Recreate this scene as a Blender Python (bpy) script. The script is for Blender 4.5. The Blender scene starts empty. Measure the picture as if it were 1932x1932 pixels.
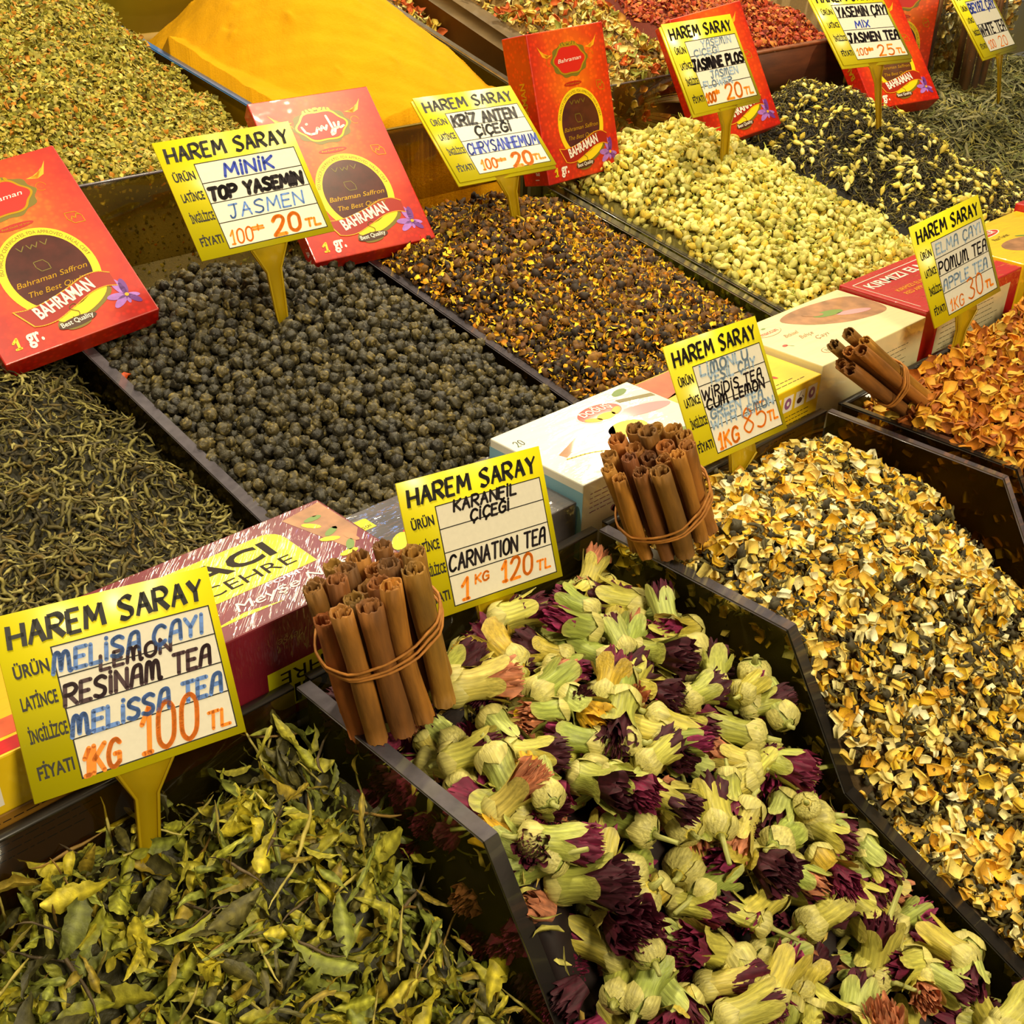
import bpy, math, random
import numpy as np
from mathutils import Matrix, Vector
SC = bpy.context.scene
C = SC.collection
rng = np.random.default_rng(7)
random.seed(7)

# ------------------------------------------------------------------ camera
F_PX, CEN, CAM_H = 2182.0, 966.0, 0.45
RW = np.array([[0.7216724, -0.34264278, 0.60148555],
               [-0.69192358, -0.38310318, 0.61194257],
               [0.02075333, -0.8578041, -0.51355761]])
cam_d = bpy.data.cameras.new('camera'); cam = bpy.data.objects.new('camera', cam_d); C.objects.link(cam)
cam_d.sensor_width = 36; cam_d.lens = F_PX / 1932 * 36; cam_d.clip_start = 0.02; cam_d.clip_end = 50
cm = Matrix(((RW[0, 0], -RW[0, 1], -RW[0, 2], 0), (RW[1, 0], -RW[1, 1], -RW[1, 2], 0), (RW[2, 0], -RW[2, 1], -RW[2, 2], CAM_H), (0, 0, 0, 1)))
cam.matrix_world = cm
SC.camera = cam

# ------------------------------------------------------------------ world, lamps, exposure
w = bpy.data.worlds.new('world'); SC.world = w; w.use_nodes = True
w.node_tree.nodes['Background'].inputs[0].default_value = (1.0, 0.86, 0.60, 1)
w.node_tree.nodes['Background'].inputs[1].default_value = 0.16
def lamp(name, loc, energy, size, col, target=None):
    d = bpy.data.lights.new(name, 'AREA'); d.shape = 'DISK'; d.size = size; d.energy = energy; d.color = col
    o = bpy.data.objects.new(name, d); C.objects.link(o); o.location = loc
    t = Vector(target or (loc[0], loc[1], 0)) - Vector(loc)
    o.rotation_euler = t.to_track_quat('-Z', 'Y').to_euler()
    return o
WARM = (1.0, 0.86, 0.57)
lamp('hanging_lamp', (0.10, 0.80, 1.15), 9.5, 0.12, WARM, (0.3, 0.6, 0))
lamp('hanging_lamp', (0.95, 0.95, 1.20), 12, 0.12, WARM, (0.9, 0.7, 0))
lamp('hanging_lamp', (1.85, 1.10, 1.20), 13, 0.12, WARM, (1.6, 0.9, 0))
lamp('hanging_lamp', (1.10, 1.95, 1.10), 6, 0.22, WARM, (0.5, 0.8, 0.0))
lamp('hanging_lamp', (2.15, 1.80, 1.10), 6, 0.22, WARM, (0.9, 0.8, 0.0))
lamp('front_fill_lamp', (0.35, -0.8, 1.25), 30, 0.5, WARM, (0.8, 0.8, 0.0))  # unseen soft fill added in front to brighten signs, fronts and glass
lamp('blue_sign_lamp', (2.2, 3.6, 1.5), 10, 0.5, (0.15, 0.4, 1.0), (0.6, 1.2, 0.1))
SC.view_settings.view_transform = 'Standard'
SC.view_settings.look = 'None'
SC.view_settings.exposure = -0.12
SC.view_settings.gamma = 1.0
SC.view_settings.use_curve_mapping = False
SC.cycles.max_bounces = 8
SC.cycles.transparent_max_bounces = 24

# ------------------------------------------------------------------ helpers
def s2l(c):
    c = np.asarray(c, float) / 255.0
    return np.where(c <= 0.04045, c / 12.92, ((c + 0.055) / 1.055) ** 2.4)
def lin(c): return tuple(float(v) for v in s2l(c)) + (1.0,)
def ray(px, py):
    d = np.array([px - CEN, py - CEN, F_PX]); d /= np.linalg.norm(d)
    return RW @ d
def at(px, py, axis, val):
    d = ray(px, py); o = np.array([0, 0, CAM_H]); t = (val - o[axis]) / d[axis]
    return o + d * t
def project(P):
    q = (np.asarray(P) - np.array([0, 0, CAM_H])) @ RW
    return q[:, 0] / q[:, 2] * F_PX + CEN, q[:, 1] / q[:, 2] * F_PX + CEN, q[:, 2]

MATS = {}
def nt(name):
    m = bpy.data.materials.new(name); m.use_nodes = True
    return m, m.node_tree.nodes, m.node_tree.links, m.node_tree.nodes['Principled BSDF']
def mat(name, col=(128, 128, 128), rough=0.6, noise=0.0, nscale=60, bump=0.0, bscale=200, coat=0.0, crough=0.05, cbump=0.0, crot=0.0, cscale=(12, 60, 12), attr=False,
        col2=None, metal=0.0, spec=0.5, sss=0.0, stretch=None, transl=0.0):
    if name in MATS: return MATS[name]
    m, N, L, B = nt(name)
    B.inputs['Roughness'].default_value = rough; B.inputs['Metallic'].default_value = metal
    B.inputs['Specular IOR Level'].default_value = spec
    tc = N.new('ShaderNodeTexCoord'); mp = N.new('ShaderNodeMapping'); L.new(tc.outputs['Object'], mp.inputs[0])
    if stretch: mp.inputs['Scale'].default_value = stretch
    src = None
    if attr:
        a = N.new('ShaderNodeAttribute'); a.attribute_name = 'Col'; src = a.outputs['Color']
    if noise > 0 or col2 is not None:
        n = N.new('ShaderNodeTexNoise'); n.inputs['Scale'].default_value = nscale; n.inputs['Detail'].default_value = 4; L.new(mp.outputs[0], n.inputs[0])
        if col2 is not None:
            r = N.new('ShaderNodeValToRGB'); L.new(n.outputs[0], r.inputs[0])
            r.color_ramp.elements[0].color = lin(col); r.color_ramp.elements[1].color = lin(col2)
            r.color_ramp.elements[0].position = 0.35; r.color_ramp.elements[1].position = 0.65
            src = r.outputs[0]
        if noise > 0:
            mr = N.new('ShaderNodeMapRange'); mr.inputs[3].default_value = 1 - noise; mr.inputs[4].default_value = 1 + noise; L.new(n.outputs[0], mr.inputs[0])
            mr.inputs[1].default_value = 0.3; mr.inputs[2].default_value = 0.7
            mx = N.new('ShaderNodeVectorMath'); mx.operation = 'SCALE'
            if src is not None: L.new(src, mx.inputs[0])
            else: mx.inputs[0].default_value = lin(col)[:3]
            L.new(mr.outputs[0], mx.inputs['Scale']); src = mx.outputs[0]
    if src is not None: L.new(src, B.inputs['Base Color'])
    else: B.inputs['Base Color'].default_value = lin(col)
    if bump > 0:
        n = N.new('ShaderNodeTexNoise'); n.inputs['Scale'].default_value = bscale; n.inputs['Detail'].default_value = 3; L.new(mp.outputs[0], n.inputs[0])
        b = N.new('ShaderNodeBump'); b.inputs['Strength'].default_value = bump; b.inputs['Distance'].default_value = 0.001
        L.new(n.outputs[0], b.inputs['Height']); L.new(b.outputs[0], B.inputs['Normal'])
    if coat > 0:
        B.inputs['Coat Weight'].default_value = coat; B.inputs['Coat Roughness'].default_value = crough
        if cbump > 0:
            mp2 = N.new('ShaderNodeMapping'); mp2.inputs['Scale'].default_value = cscale; mp3 = N.new('ShaderNodeMapping'); mp3.inputs['Rotation'].default_value = (0, 0, crot); L.new(tc.outputs['Object'], mp3.inputs[0]); L.new(mp3.outputs[0], mp2.inputs[0])
            n = N.new('ShaderNodeTexNoise'); n.inputs['Scale'].default_value = 1.0; n.inputs['Detail'].default_value = 3; L.new(mp2.outputs[0], n.inputs[0])
            b = N.new('ShaderNodeBump'); b.inputs['Strength'].default_value = cbump; b.inputs['Distance'].default_value = 0.004
            L.new(n.outputs[0], b.inputs['Height']); L.new(b.outputs[0], B.inputs['Coat Normal'])
    if transl > 0:
        out = N['Material Output']; t = N.new('ShaderNodeBsdfTranslucent'); ms = N.new('ShaderNodeMixShader'); ms.inputs[0].default_value = transl
        if src is not None: L.new(src, t.inputs[0])
        else: t.inputs[0].default_value = lin(col)
        L.new(B.outputs[0], ms.inputs[1]); L.new(t.outputs[0], ms.inputs[2]); L.new(ms.outputs[0], out.inputs[0])
    MATS[name] = m
    return m
def glass(name, tint=(200, 200, 180), gloss_rough=0.05, haze=0.12, hazecol=(120, 120, 90), wrinkle=0.0, ior=1.45):
    if name in MATS: return MATS[name]
    m, N, L, B = nt(name)
    out = N['Material Output']; tr = N.new('ShaderNodeBsdfTransparent'); tr.inputs[0].default_value = lin(tint)
    gl = N.new('ShaderNodeBsdfGlossy'); gl.inputs['Roughness'].default_value = gloss_rough
    df = N.new('ShaderNodeBsdfDiffuse'); df.inputs[0].default_value = lin(hazecol)
    fr = N.new('ShaderNodeFresnel'); fr.inputs[0].default_value = ior
    m1 = N.new('ShaderNodeMixShader'); m1.inputs[0].default_value = haze; L.new(tr.outputs[0], m1.inputs[1]); L.new(df.outputs[0], m1.inputs[2])
    m2 = N.new('ShaderNodeMixShader'); ge = N.new('ShaderNodeNewGeometry'); iv = N.new('ShaderNodeMath'); iv.operation = 'SUBTRACT'; iv.inputs[0].default_value = 1.0; L.new(ge.outputs['Backfacing'], iv.inputs[1]); fm = N.new('ShaderNodeMath'); fm.operation = 'MULTIPLY'; L.new(fr.outputs[0], fm.inputs[0]); L.new(iv.outputs[0], fm.inputs[1]); L.new(fm.outputs[0], m2.inputs[0]); L.new(m1.outputs[0], m2.inputs[1]); L.new(gl.outputs[0], m2.inputs[2])
    L.new(m2.outputs[0], out.inputs[0])
    if wrinkle > 0:
        tc = N.new('ShaderNodeTexCoord'); n = N.new('ShaderNodeTexNoise'); n.inputs['Scale'].default_value = 45; n.inputs['Detail'].default_value = 3
        L.new(tc.outputs['Object'], n.inputs[0]); b = N.new('ShaderNodeBump'); b.inputs['Strength'].default_value = wrinkle; b.inputs['Distance'].default_value = 0.004
        L.new(n.outputs[0], b.inputs['Height']); L.new(b.outputs[0], gl.inputs['Normal']); L.new(b.outputs[0], fr.inputs['Normal'])
    MATS[name] = m
    return m

def mesh_from(name, V, quads=None, tris=None, material=None, col=None, smooth=False):
    me = bpy.data.meshes.new(name)
    V = np.asarray(V, np.float32)
    nq = 0 if quads is None else len(quads); ntr = 0 if tris is None else len(tris)
    loops = []
    if nq: loops.append(np.asarray(quads, np.int32).ravel())
    if ntr: loops.append(np.asarray(tris, np.int32).ravel())
    lv = np.concatenate(loops)
    starts = np.concatenate([np.arange(nq) * 4, nq * 4 + np.arange(ntr) * 3]).astype(np.int32)
    me.vertices.add(len(V)); me.vertices.foreach_set('co', V.ravel())
    me.loops.add(len(lv)); me.loops.foreach_set('vertex_index', lv)
    me.polygons.add(nq + ntr); me.polygons.foreach_set('loop_start', starts)
    me.update(calc_edges=True)
    if smooth: me.polygons.foreach_set('use_smooth', np.ones(nq + ntr, bool))
    if col is not None:
        a = me.color_attributes.new('Col', 'FLOAT_COLOR', 'POINT')
        cc = np.ones((len(V), 4), np.float32); cc[:, :3] = col; a.data.foreach_set('color', cc.ravel())
    if material: me.materials.append(material)
    return me
def new(name, me, parent=None, mtx=None):
    o = bpy.data.objects.new(name, me); C.objects.link(o)
    if parent is not None: o.parent = parent
    if mtx is not None: o.matrix_world = mtx if parent is None else mtx
    return o
def thing(name, label, cat, group=None, me=None, mtx=None, kind=None):
    o = bpy.data.objects.new(name, me); C.objects.link(o)
    if me is None: o.empty_display_size = 0.02
    if mtx is not None: o.matrix_world = mtx
    if label: o['label'] = label
    if cat: o['category'] = cat
    if group: o['group'] = group
    if kind: o['kind'] = kind
    return o
def part(name, me, parent, label=None, mtx=None):
    o = bpy.data.objects.new(name, me); C.objects.link(o); o.parent = parent
    if mtx is not None: o.matrix_local = mtx
    if label: o['label'] = label
    return o
class MB:
    """collects quads and triangles into one mesh"""
    def __init__(s): s.V = []; s.Q = []; s.T = []; s.n = 0; s.col = []
    def add(s, V, Q=None, T=None, col=None):
        V = np.asarray(V, float)
        if Q is not None and len(Q): s.Q.append(np.asarray(Q) + s.n)
        if T is not None and len(T): s.T.append(np.asarray(T) + s.n)
        s.V.append(V); s.n += len(V)
        if col is not None: s.col.append(np.broadcast_to(col, (len(V), 3)))
    def box(s, x0, x1, y0, y1, z0, z1, M=None):
        V = np.array([(x, y, z) for x in (x0, x1) for y in (y0, y1) for z in (z0, z1)], float)
        if M is not None: V = V @ M[:3, :3].T + M[:3, 3]
        s.add(V, [(0, 1, 3, 2), (4, 6, 7, 5), (0, 4, 5, 1), (2, 3, 7, 6), (0, 2, 6, 4), (1, 5, 7, 3)])
    def prism(s, pts, axis, a0, a1):
        """extrude polygon pts (2D in the other two axes) along axis"""
        n = len(pts); V = []
        for a in (a0, a1):
            for p in pts:
                v = [0, 0, 0]; k = [i for i in range(3) if i != axis]; v[axis] = a; v[k[0]] = p[0]; v[k[1]] = p[1]; V.append(v)
        s.add(V, [(i, (i + 1) % n, n + (i + 1) % n, n + i) for i in range(n)])
        c0 = s.n - 2 * n
        for o, in ((0,), (n,)):
            T = tri_poly(pts)
            s.T.append(np.array(T) + c0 + o)
    def tube(s, P, R, k=8, cap=True, flat=1.0, col=None):
        V, Q, T = tube_geo(P, R, k, cap, flat); s.add(V, Q, T, col)
    def mesh(s, name, material=None, smooth=False):
        return mesh_from(name, np.concatenate(s.V), np.concatenate(s.Q) if s.Q else None, np.concatenate(s.T) if s.T else None, material,
                         np.concatenate(s.col) if s.col else None, smooth)
def tri_poly(pts):
    from mathutils.geometry import tessellate_polygon
    return [tuple(t) for t in tessellate_polygon([[Vector((p[0], p[1], 0)) for p in pts]])]
def tube_geo(P, R, k=8, cap=True, flat=1.0):
    P = np.asarray(P, float); n = len(P); R = np.broadcast_to(R, (n,))
    T = np.gradient(P, axis=0); T /= np.linalg.norm(T, axis=1)[:, None] + 1e-12
    up = np.array([0.0, 0, 1.0]) if abs(T[0, 2]) < 0.9 else np.array([1.0, 0, 0])
    V = []
    for i in range(n):
        a = np.cross(T[i], up); a /= np.linalg.norm(a) + 1e-12; b = np.cross(a, T[i]); up = b
        for j in range(k):
            t = 2 * math.pi * j / k
            V.append(P[i] + R[i] * (math.cos(t) * a + math.sin(t) * b * flat))
    Q = [(i * k + j, i * k + (j + 1) % k, (i + 1) * k + (j + 1) % k, (i + 1) * k + j) for i in range(n - 1) for j in range(k)]
    Tr = []
    if cap:
        V.append(P[0]); V.append(P[-1]); c0 = n * k; c1 = c0 + 1
        Tr = [(c0, (j + 1) % k, j) for j in range(k)] + [(c1, (n - 1) * k + j, (n - 1) * k + (j + 1) % k) for j in range(k)]
    return np.array(V), Q, Tr
def M44(xd, yd, zd, t):
    return Matrix(((xd[0], yd[0], zd[0], t[0]), (xd[1], yd[1], zd[1], t[1]), (xd[2], yd[2], zd[2], t[2]), (0, 0, 0, 1)))
def uw(v): v = np.asarray(v, float); return v / np.linalg.norm(v)

# ------------------------------------------------------------------ stall structure
m_dark = mat('dark_board', (34, 24, 16), 0.6, noise=0.3, nscale=20)
m_ledge = mat('grey_ledge', (105, 100, 98), 0.35, noise=0.15, nscale=60)
def struct(name, me):
    o = bpy.data.objects.new(name, me); C.objects.link(o); o['kind'] = 'structure'; return o
b = MB(); b.box(-0.6, 3.2, -0.3, 2.6, -0.34, -0.30); struct('floor', b.mesh('floor', m_dark))
b = MB(); b.box(-0.4, 3.0, 2.4, 2.45, -0.30, 0.9); struct('wall_back', b.mesh('wall_back', mat('back_cloth', (60, 40, 14), 0.9, noise=0.3)))
b = MB(); b.box(0.205, 2.4, 0.484, 0.598, -0.05, -0.035); struct('trim_1', b.mesh('ledge', m_dark))
b = MB(); b.box(-0.3, 0.203, 0.484, 0.598, -0.16, -0.148); struct('trim_2', b.mesh('low_ledge', m_dark))
b = MB(); b.box(-0.3, 2.4, 1.036, 1.05, -0.3, 0.07); struct('trim_3', b.mesh('riser', mat('riser_board', (62, 44, 14), 0.6, noise=0.3, nscale=15)))

m_pan = glass('clear_acrylic', (232, 234, 206), 0.05, 0.13, (140, 134, 46))  # olive haze paints in light on the heap sides behind the panel
m_pan2 = glass('smoky_acrylic', (214, 208, 160), 0.06, 0.13, (124, 104, 30))  # brownish haze likewise painted in for light on the contents behind
m_edge = mat('frosted_edge', (108, 102, 112), 0.25, noise=0.15, nscale=120, coat=0.7, crough=0.10)
m_edge_b = mat('blue_glint_edge', (60, 140, 235), 0.3, coat=0.5)  # reflection of a blue lamp, painted into the edge colour
m_edge_d = mat('dark_edge', (50, 46, 44), 0.3, coat=0.3)
m_silver = mat('polished_edge', (165, 160, 150), 0.18, noise=0.25, nscale=90, coat=1.0, crough=0.05, metal=0.5)
def divider(x, pts, th, label, edge, pm, n_edge, name='bin_divider', edge_dark=None):
    """pts: closed YZ outline; the first n_edge segments carry the polished edge"""
    t = thing(name, label, 'divider', 'clear acrylic dividers of the stall', mtx=Matrix.Translation((x, pts[0][0], pts[0][1])))
    oy, oz = pts[0]; q = [(p[0] - oy, p[1] - oz) for p in pts]
    b = MB(); b.prism(q, 0, -th / 2, th / 2); part('panel', b.mesh('panel', pm), t)
    e = 0.0006
    for i in range(n_edge):
        (y0, z0), (y1, z1) = q[i], q[i + 1]
        d = uw((y1 - y0, z1 - z0)); n = (-d[1], d[0])
        if n[1] < 0: n = (-n[0], -n[1])
        b = MB()
        b.prism([(y0 + n[0] * e, z0 + n[1] * e), (y1 + n[0] * e, z1 + n[1] * e), (y1 - n[0] * e * 2, z1 - n[1] * e * 2), (y0 - n[0] * e * 2, z0 - n[1] * e * 2)], 0, -th / 2 - .0003, th / 2 + .0003)
        part('edge_strip', b.mesh('edge_strip', edge_dark if (edge_dark and i > 0) else edge), t)
    return t
FRONT = [(0.474, 0.0), (0.308, 0.0), (0.245, -0.10), (0.0, -0.20), (0.0, -0.29), (0.474, -0.29)]
divider(0.293, FRONT, 0.009, 'clear divider between lemon balm leaves and carnation buds', m_edge, m_pan, 3, edge_dark=m_edge_d)
divider(0.562, FRONT, 0.009, 'clear divider between carnation buds and citrus peel mix', m_edge, m_pan, 3, edge_dark=m_edge_d)
divider(0.864, FRONT, 0.006, 'clear divider beside citrus peel mix, third from the front left', m_edge, m_pan2, 3)
divider(0.886, FRONT, 0.005, 'thin second divider wall along the dried apple pieces', m_edge_d, m_pan2, 3)
def mid(yf=0.606, yb=1.028): return [(yb, 0.078), (yf, -0.003), (yf, -0.25), (yb, -0.25)]
divider(0.38, mid(), 0.009, 'clear divider between twisted green tea and tea pearls', m_edge, m_pan2, 1)
divider(0.70, mid(), 0.008, 'clear divider between tea pearls and chrysanthemum flowers', m_edge, m_pan2, 1)
divider(1.016, mid(), 0.010, 'shiny divider between chrysanthemum flowers and jasmine buds', m_silver, m_pan, 1)
divider(1.032, mid(0.606), 0.005, 'thin outer wall of the jasmine bud bin', m_silver, m_pan, 1)
divider(1.345, mid(), 0.008, 'clear divider between jasmine buds and black jasmine tea', m_edge, m_pan2, 1)
divider(1.665, mid(), 0.008, 'clear divider between black jasmine tea and grey green leaves', m_edge, m_pan2, 1)
def rear(z0=0.160, s=0.19): return [(1.55, z0 + 0.52 * s), (1.028, z0), (1.028, 0.0), (1.55, 0.0)]
divider(0.70, rear(0.162, 0.165), 0.007, 'clear divider with blue glint along its edge beside the yellow powder', m_edge_b, m_pan, 1)
divider(1.02, rear(0.170, 0.27), 0.008, 'shiny clear divider behind the yellow powder heap', m_silver, m_pan, 1)
divider(1.05, rear(0.150, 0.27), 0.004, 'thin acrylic wall beside the wooden bar', m_edge, m_pan, 1)
divider(1.345, rear(0.160, 0.2), 0.008, 'clear divider between yellow flower mix and red spice', m_edge, m_pan2, 1)
divider(1.70, rear(0.168, 0.2), 0.008, 'clear divider right of the red spice', m_edge, m_pan2, 1)
# walls of bins (running along the stall)
def wall_panel(x0, x1, y, z0, z1, label, m, edge, th=0.006, dz=0.0):
    t = thing('bin_wall', label, 'bin wall', 'acrylic bin walls', mtx=Matrix.Translation((x0, y, z0)))
    b = MB(); b.box(0, x1 - x0, 0, th, 0, z1 - z0); part('panel', b.mesh('panel', m), t)
    b = MB(); b.box(0, x1 - x0, -0.0003, th + 0.0003, z1 - z0 - .001, z1 - z0 + .0008); part('edge_strip', b.mesh('edge_strip', edge), t)
wall_panel(-0.1, 0.287, 0.475, -0.29, 0.0, 'clear back wall of the lemon balm bin', glass('dim_acrylic', (214, 204, 150), 0.06, 0.05, (80, 68, 22)), m_edge_d)
wall_panel(0.299, 0.556, 0.475, -0.29, 0.0, 'clear back wall of the carnation bin', MATS['dim_acrylic'], m_edge_d)
wall_panel(0.568, 0.860, 0.475, -0.29, 0.0, 'clear back wall of the citrus peel bin', MATS['dim_acrylic'], m_edge_d)
wall_panel(0.890, 1.9, 0.475, -0.29, -0.004, 'clear back wall of the dried apple bin', MATS['dim_acrylic'], m_edge_d)
wall_panel(-0.1, 0.375, 0.602, -0.25, -0.002, 'front wall of the twisted tea bin', m_dark, m_edge_d, 0.004)
wall_panel(0.385, 0.695, 0.602, -0.25, -0.002, 'front wall of the tea pearl bin', m_dark, m_edge_d, 0.004)
wall_panel(0.705, 1.010, 0.602, -0.25, -0.002, 'front wall of the chrysanthemum bin', m_dark, m_edge, 0.004)
wall_panel(1.036, 1.34, 0.602, -0.25, -0.002, 'front wall of the jasmine bud bin', m_dark, m_edge, 0.004)
wall_panel(1.350, 1.66, 0.602, -0.25, -0.002, 'front wall of the black jasmine tea bin', m_dark, m_edge, 0.004)
wall_panel(1.670, 2.4, 0.602, -0.25, -0.002, 'front wall of the grey green leaf bin', m_dark, m_edge, 0.004)
m_rw = glass('rear_acrylic', (236, 226, 176), 0.06, 0.08, (130, 110, 26))
wall_panel(-0.1, 0.696, 1.028, 0.072, 0.156, 'clear front wall of the herb mix bin', m_rw, m_edge, 0.004)
wall_panel(0.704, 1.016, 1.028, 0.072, 0.156, 'clear front wall of the yellow powder bin', m_rw, mat('olive_edge', (120, 100, 20), 0.5), 0.004)
wall_panel(1.024, 1.341, 1.028, 0.072, 0.160, 'clear front wall of the yellow flower mix bin', m_rw, m_edge, 0.004)
wall_panel(1.71, 2.4, 1.028, 0.085, 0.178, 'clear front wall of the pale flower mix bin', m_rw, m_edge, 0.004)
m_wood = mat('dark_wood', (86, 44, 20), 0.55, noise=0.35, nscale=14, stretch=(1, 6, 6), bump=0.2)
m_wood2 = mat('brown_bar_wood', (120, 100, 70), 0.5, noise=0.25, nscale=20, stretch=(4, 1, 4))
t = thing('wooden_front_board', 'dark wooden front board of the red spice bin', 'board', mtx=Matrix.Translation((1.345, 1.02, 0.06)))
b = MB(); b.box(0, 0.37, 0, 0.012, 0.0, 0.108); part('panel', b.mesh('panel', m_wood), t)
b = MB(); b.box(0, 0.37, -0.001, 0.013, 0.108, 0.112); part('top_edge', b.mesh('top_edge', mat('wood_edge', (130, 70, 32), 0.6, noise=0.3)), t)
t = thing('wooden_bar', 'grey brown wooden bar sloping beside the yellow flower mix', 'bar', mtx=Matrix.Translation((1.09, 1.05, 0.0)))
b = MB(); b.prism([(0.0, 0.165), (0.5, 0.318), (0.5, 0.338), (0.0, 0.185)], 0, 0.0, 0.028); part('rail', b.mesh('rail', m_wood2), t)
b = MB(); b.prism([(0.0, 0.0), (0.5, 0.0), (0.5, 0.318), (0.0, 0.165)], 0, 0.004, 0.014); part('side_board', b.mesh('side_board', mat('ochre_board', (150, 100, 20), 0.6, noise=0.2, nscale=12)), t)
t = thing('rear_panel', 'translucent yellow panel behind the yellow powder', 'panel', mtx=Matrix.Translation((0.715, 1.5, 0.08)))
b = MB(); b.box(0, 0.295, 0, 0.006, 0.115, 0.42); part('panel', b.mesh('panel', mat('yellow_panel', (150, 134, 30), 0.35, noise=0.12, nscale=14, coat=0.5)), t)
b = MB(); b.box(0, 0.295, -0.003, 0.008, 0.10, 0.12); part('bottom_strip', b.mesh('bottom_strip', mat('ochre_strip', (165, 130, 40), 0.5)), t)

# ------------------------------------------------------------------ stroke lettering
G = {
'A': '6|0,0 3,10 6,0;1,4 5,4', 'B': '6|0,0 0,10;~0,10 4,10 5.5,8 4,5.5 0,5.3;~0,5.3 4.5,5 6,2.7 4.5,0.2 0,0', 'C': '6|~6,8.5 4,10 1.5,9 0,5 1,1.2 3.5,0 6,1.5',
'D': '6|0,0 0,10;~0,10 4,9.5 6,6 5.5,2 3,0 0,0', 'E': '5|5,10 0,10 0,0 5,0;0,5.2 4,5.2', 'F': '5|5,10 0,10 0,0;0,5.2 4,5.2', 'G': '6|~6,8.5 4,10 1.5,9 0,5 1,1 3.5,0 6,1.5;6,1.5 6,4.8 3.5,4.8',
'H': '6|0,0 0,10;6,0 6,10;0,5 6,5', 'I': '1|.5,0 .5,10', 'J': '5|0,10 5,10;~3,10 3.2,4 2.5,.5 .8,0 0,2', 'K': '5.5|0,0 0,10;5.5,10 0,5;1,5.8 5.5,0', 'L': '5|0,10 0,0 5,0',
'M': '8|0,0 1,10 4,3 7,10 8,0', 'N': '6|0,0 0,10 6,0 6,10', 'O': '6|~3,10 .6,8.4 0,5 .6,1.6 3,0 5.4,1.6 6,5 5.4,8.4 3,10', 'P': '6|0,0 0,10;~0,10 4,10 6,7.6 4,5 0,4.8',
'R': '6|0,0 0,10;~0,10 4,10 5.8,7.6 4,5.2 0,5;2,5 6,0', 'S': '5.5|~5.5,8.8 3.5,10 .8,9 .5,7 2.7,5.3 5,3.6 4.8,1 2.5,0 0,1', 'T': '6|3,10 3,0;0,10 6,10', 'U': '6|~0,10 0,4 1,.8 3,0 5,.8 6,4 6,10',
'V': '6|0,10 3,0 6,10', 'W': '9|0,10 2.2,0 4.5,8 6.8,0 9,10', 'X': '6|0,10 6,0;6,10 0,0', 'Y': '6|0,10 3,5 6,10;3,5 3,0', 'Z': '6|0,10 6,10 0,0 6,0',
'0': '5|~2.5,10 .4,8.4 0,5 .4,1.6 2.5,0 4.6,1.6 5,5 4.6,8.4 2.5,10', '1': '3|0,6.5 2.2,10 2.2,0;.6,0 3,0', '2': '5.5|~0,8 1.5,10 4,10 5,7.5 3,3.5 0,0;0,0 5.5,0', '3': '5|~0,9 2.5,10 4.5,8 2.2,5.4;~2.2,5.4 5,3.4 4,.6 2,0 0,1',
'5': '5|5,10 .8,10 .4,5.6;~.4,5.6 3,6.2 5,4 4,.8 2,0 0,.8', '8': '5|~2.5,5.4 .3,7.6 2.5,10 4.7,7.6 2.5,5.4 0,2.6 2.5,0 5,2.6 2.5,5.4', '.': '1|.3,0 .7,.4', '-': '4|0,8 4,8', '=': '6|0,2 6,2;0,6 6,6;3,9 3,0',
'Ç': '6|~6,8.5 4,10 1.5,9 0,5 1,1.2 3.5,0 6,1.5;3.2,-.2 2.8,-2.2', 'İ': '1|.5,0 .5,8.2;.5,10.6 .6,11', 'Ş': '5.5|~5.5,8.8 3.5,10 .8,9 .5,7 2.7,5.3 5,3.6 4.8,1 2.5,0 0,1;2.7,-.3 2.3,-2.2',
'Ğ': '6|~6,8.5 4,10 1.5,9 0,5 1,1 3.5,0 6,1.5;6,1.5 6,4.8 3.5,4.8;~1.5,12.4 3,11.5 4.6,12.4', 'Ü': '6|~0,8.6 0,4 1,.8 3,0 5,.8 6,4 6,8.6;1.5,11 1.7,11.2;4.5,11 4.7,11.2',
'm': '8|~0,0 .6,8 1.4,10 2.6,9.5 3.2,6 3.6,1;~3.4,2 4,8 5.2,10 6.4,9 7,5 7.4,0 8.4,.4', 'a': '6|~0,0 1.4,8 3,10 5.2,9.6 5.6,5 5.8,0;1,4.4 5.6,4.6', ' ': '3|', }
def smooth_pts(P, n=6):
    P = np.array(P, float)
    if len(P) < 3: return P
    closed = np.allclose(P[0], P[-1]); out = []
    for i in range(len(P) - 1):
        p0 = P[i - 1] if i > 0 else (P[-2] if closed else 2 * P[0] - P[1])
        p1, p2 = P[i], P[i + 1]
        p3 = P[i + 2] if i + 2 < len(P) else (P[1] if closed else 2 * P[-1] - P[-2])
        for k in range(n):
            t = k / n
            out.append(.5 * ((2 * p1) + (-p0 + p2) * t + (2 * p0 - 5 * p1 + 4 * p2 - p3) * t * t + (-p0 + 3 * p1 - 3 * p2 + p3) * t ** 3))
    out.append(P[-1]); return np.array(out)
def strokes_of(text, gap=2.2):
    """list of polylines in units of cap height 10, and the total width"""
    x = 0; out = []
    for ch in text:
        wd, body = G[ch].split('|'); wd = float(wd)
        for st in (body.split(';') if body else []):
            sm = st.startswith('~'); P = [tuple(float(v) for v in p.split(',')) for p in st.lstrip('~').split()]
            P = smooth_pts(P) if sm else np.array(P)
            out.append(P + np.array([x, 0]))
        x += wd + gap
    return out, x - gap
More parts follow.
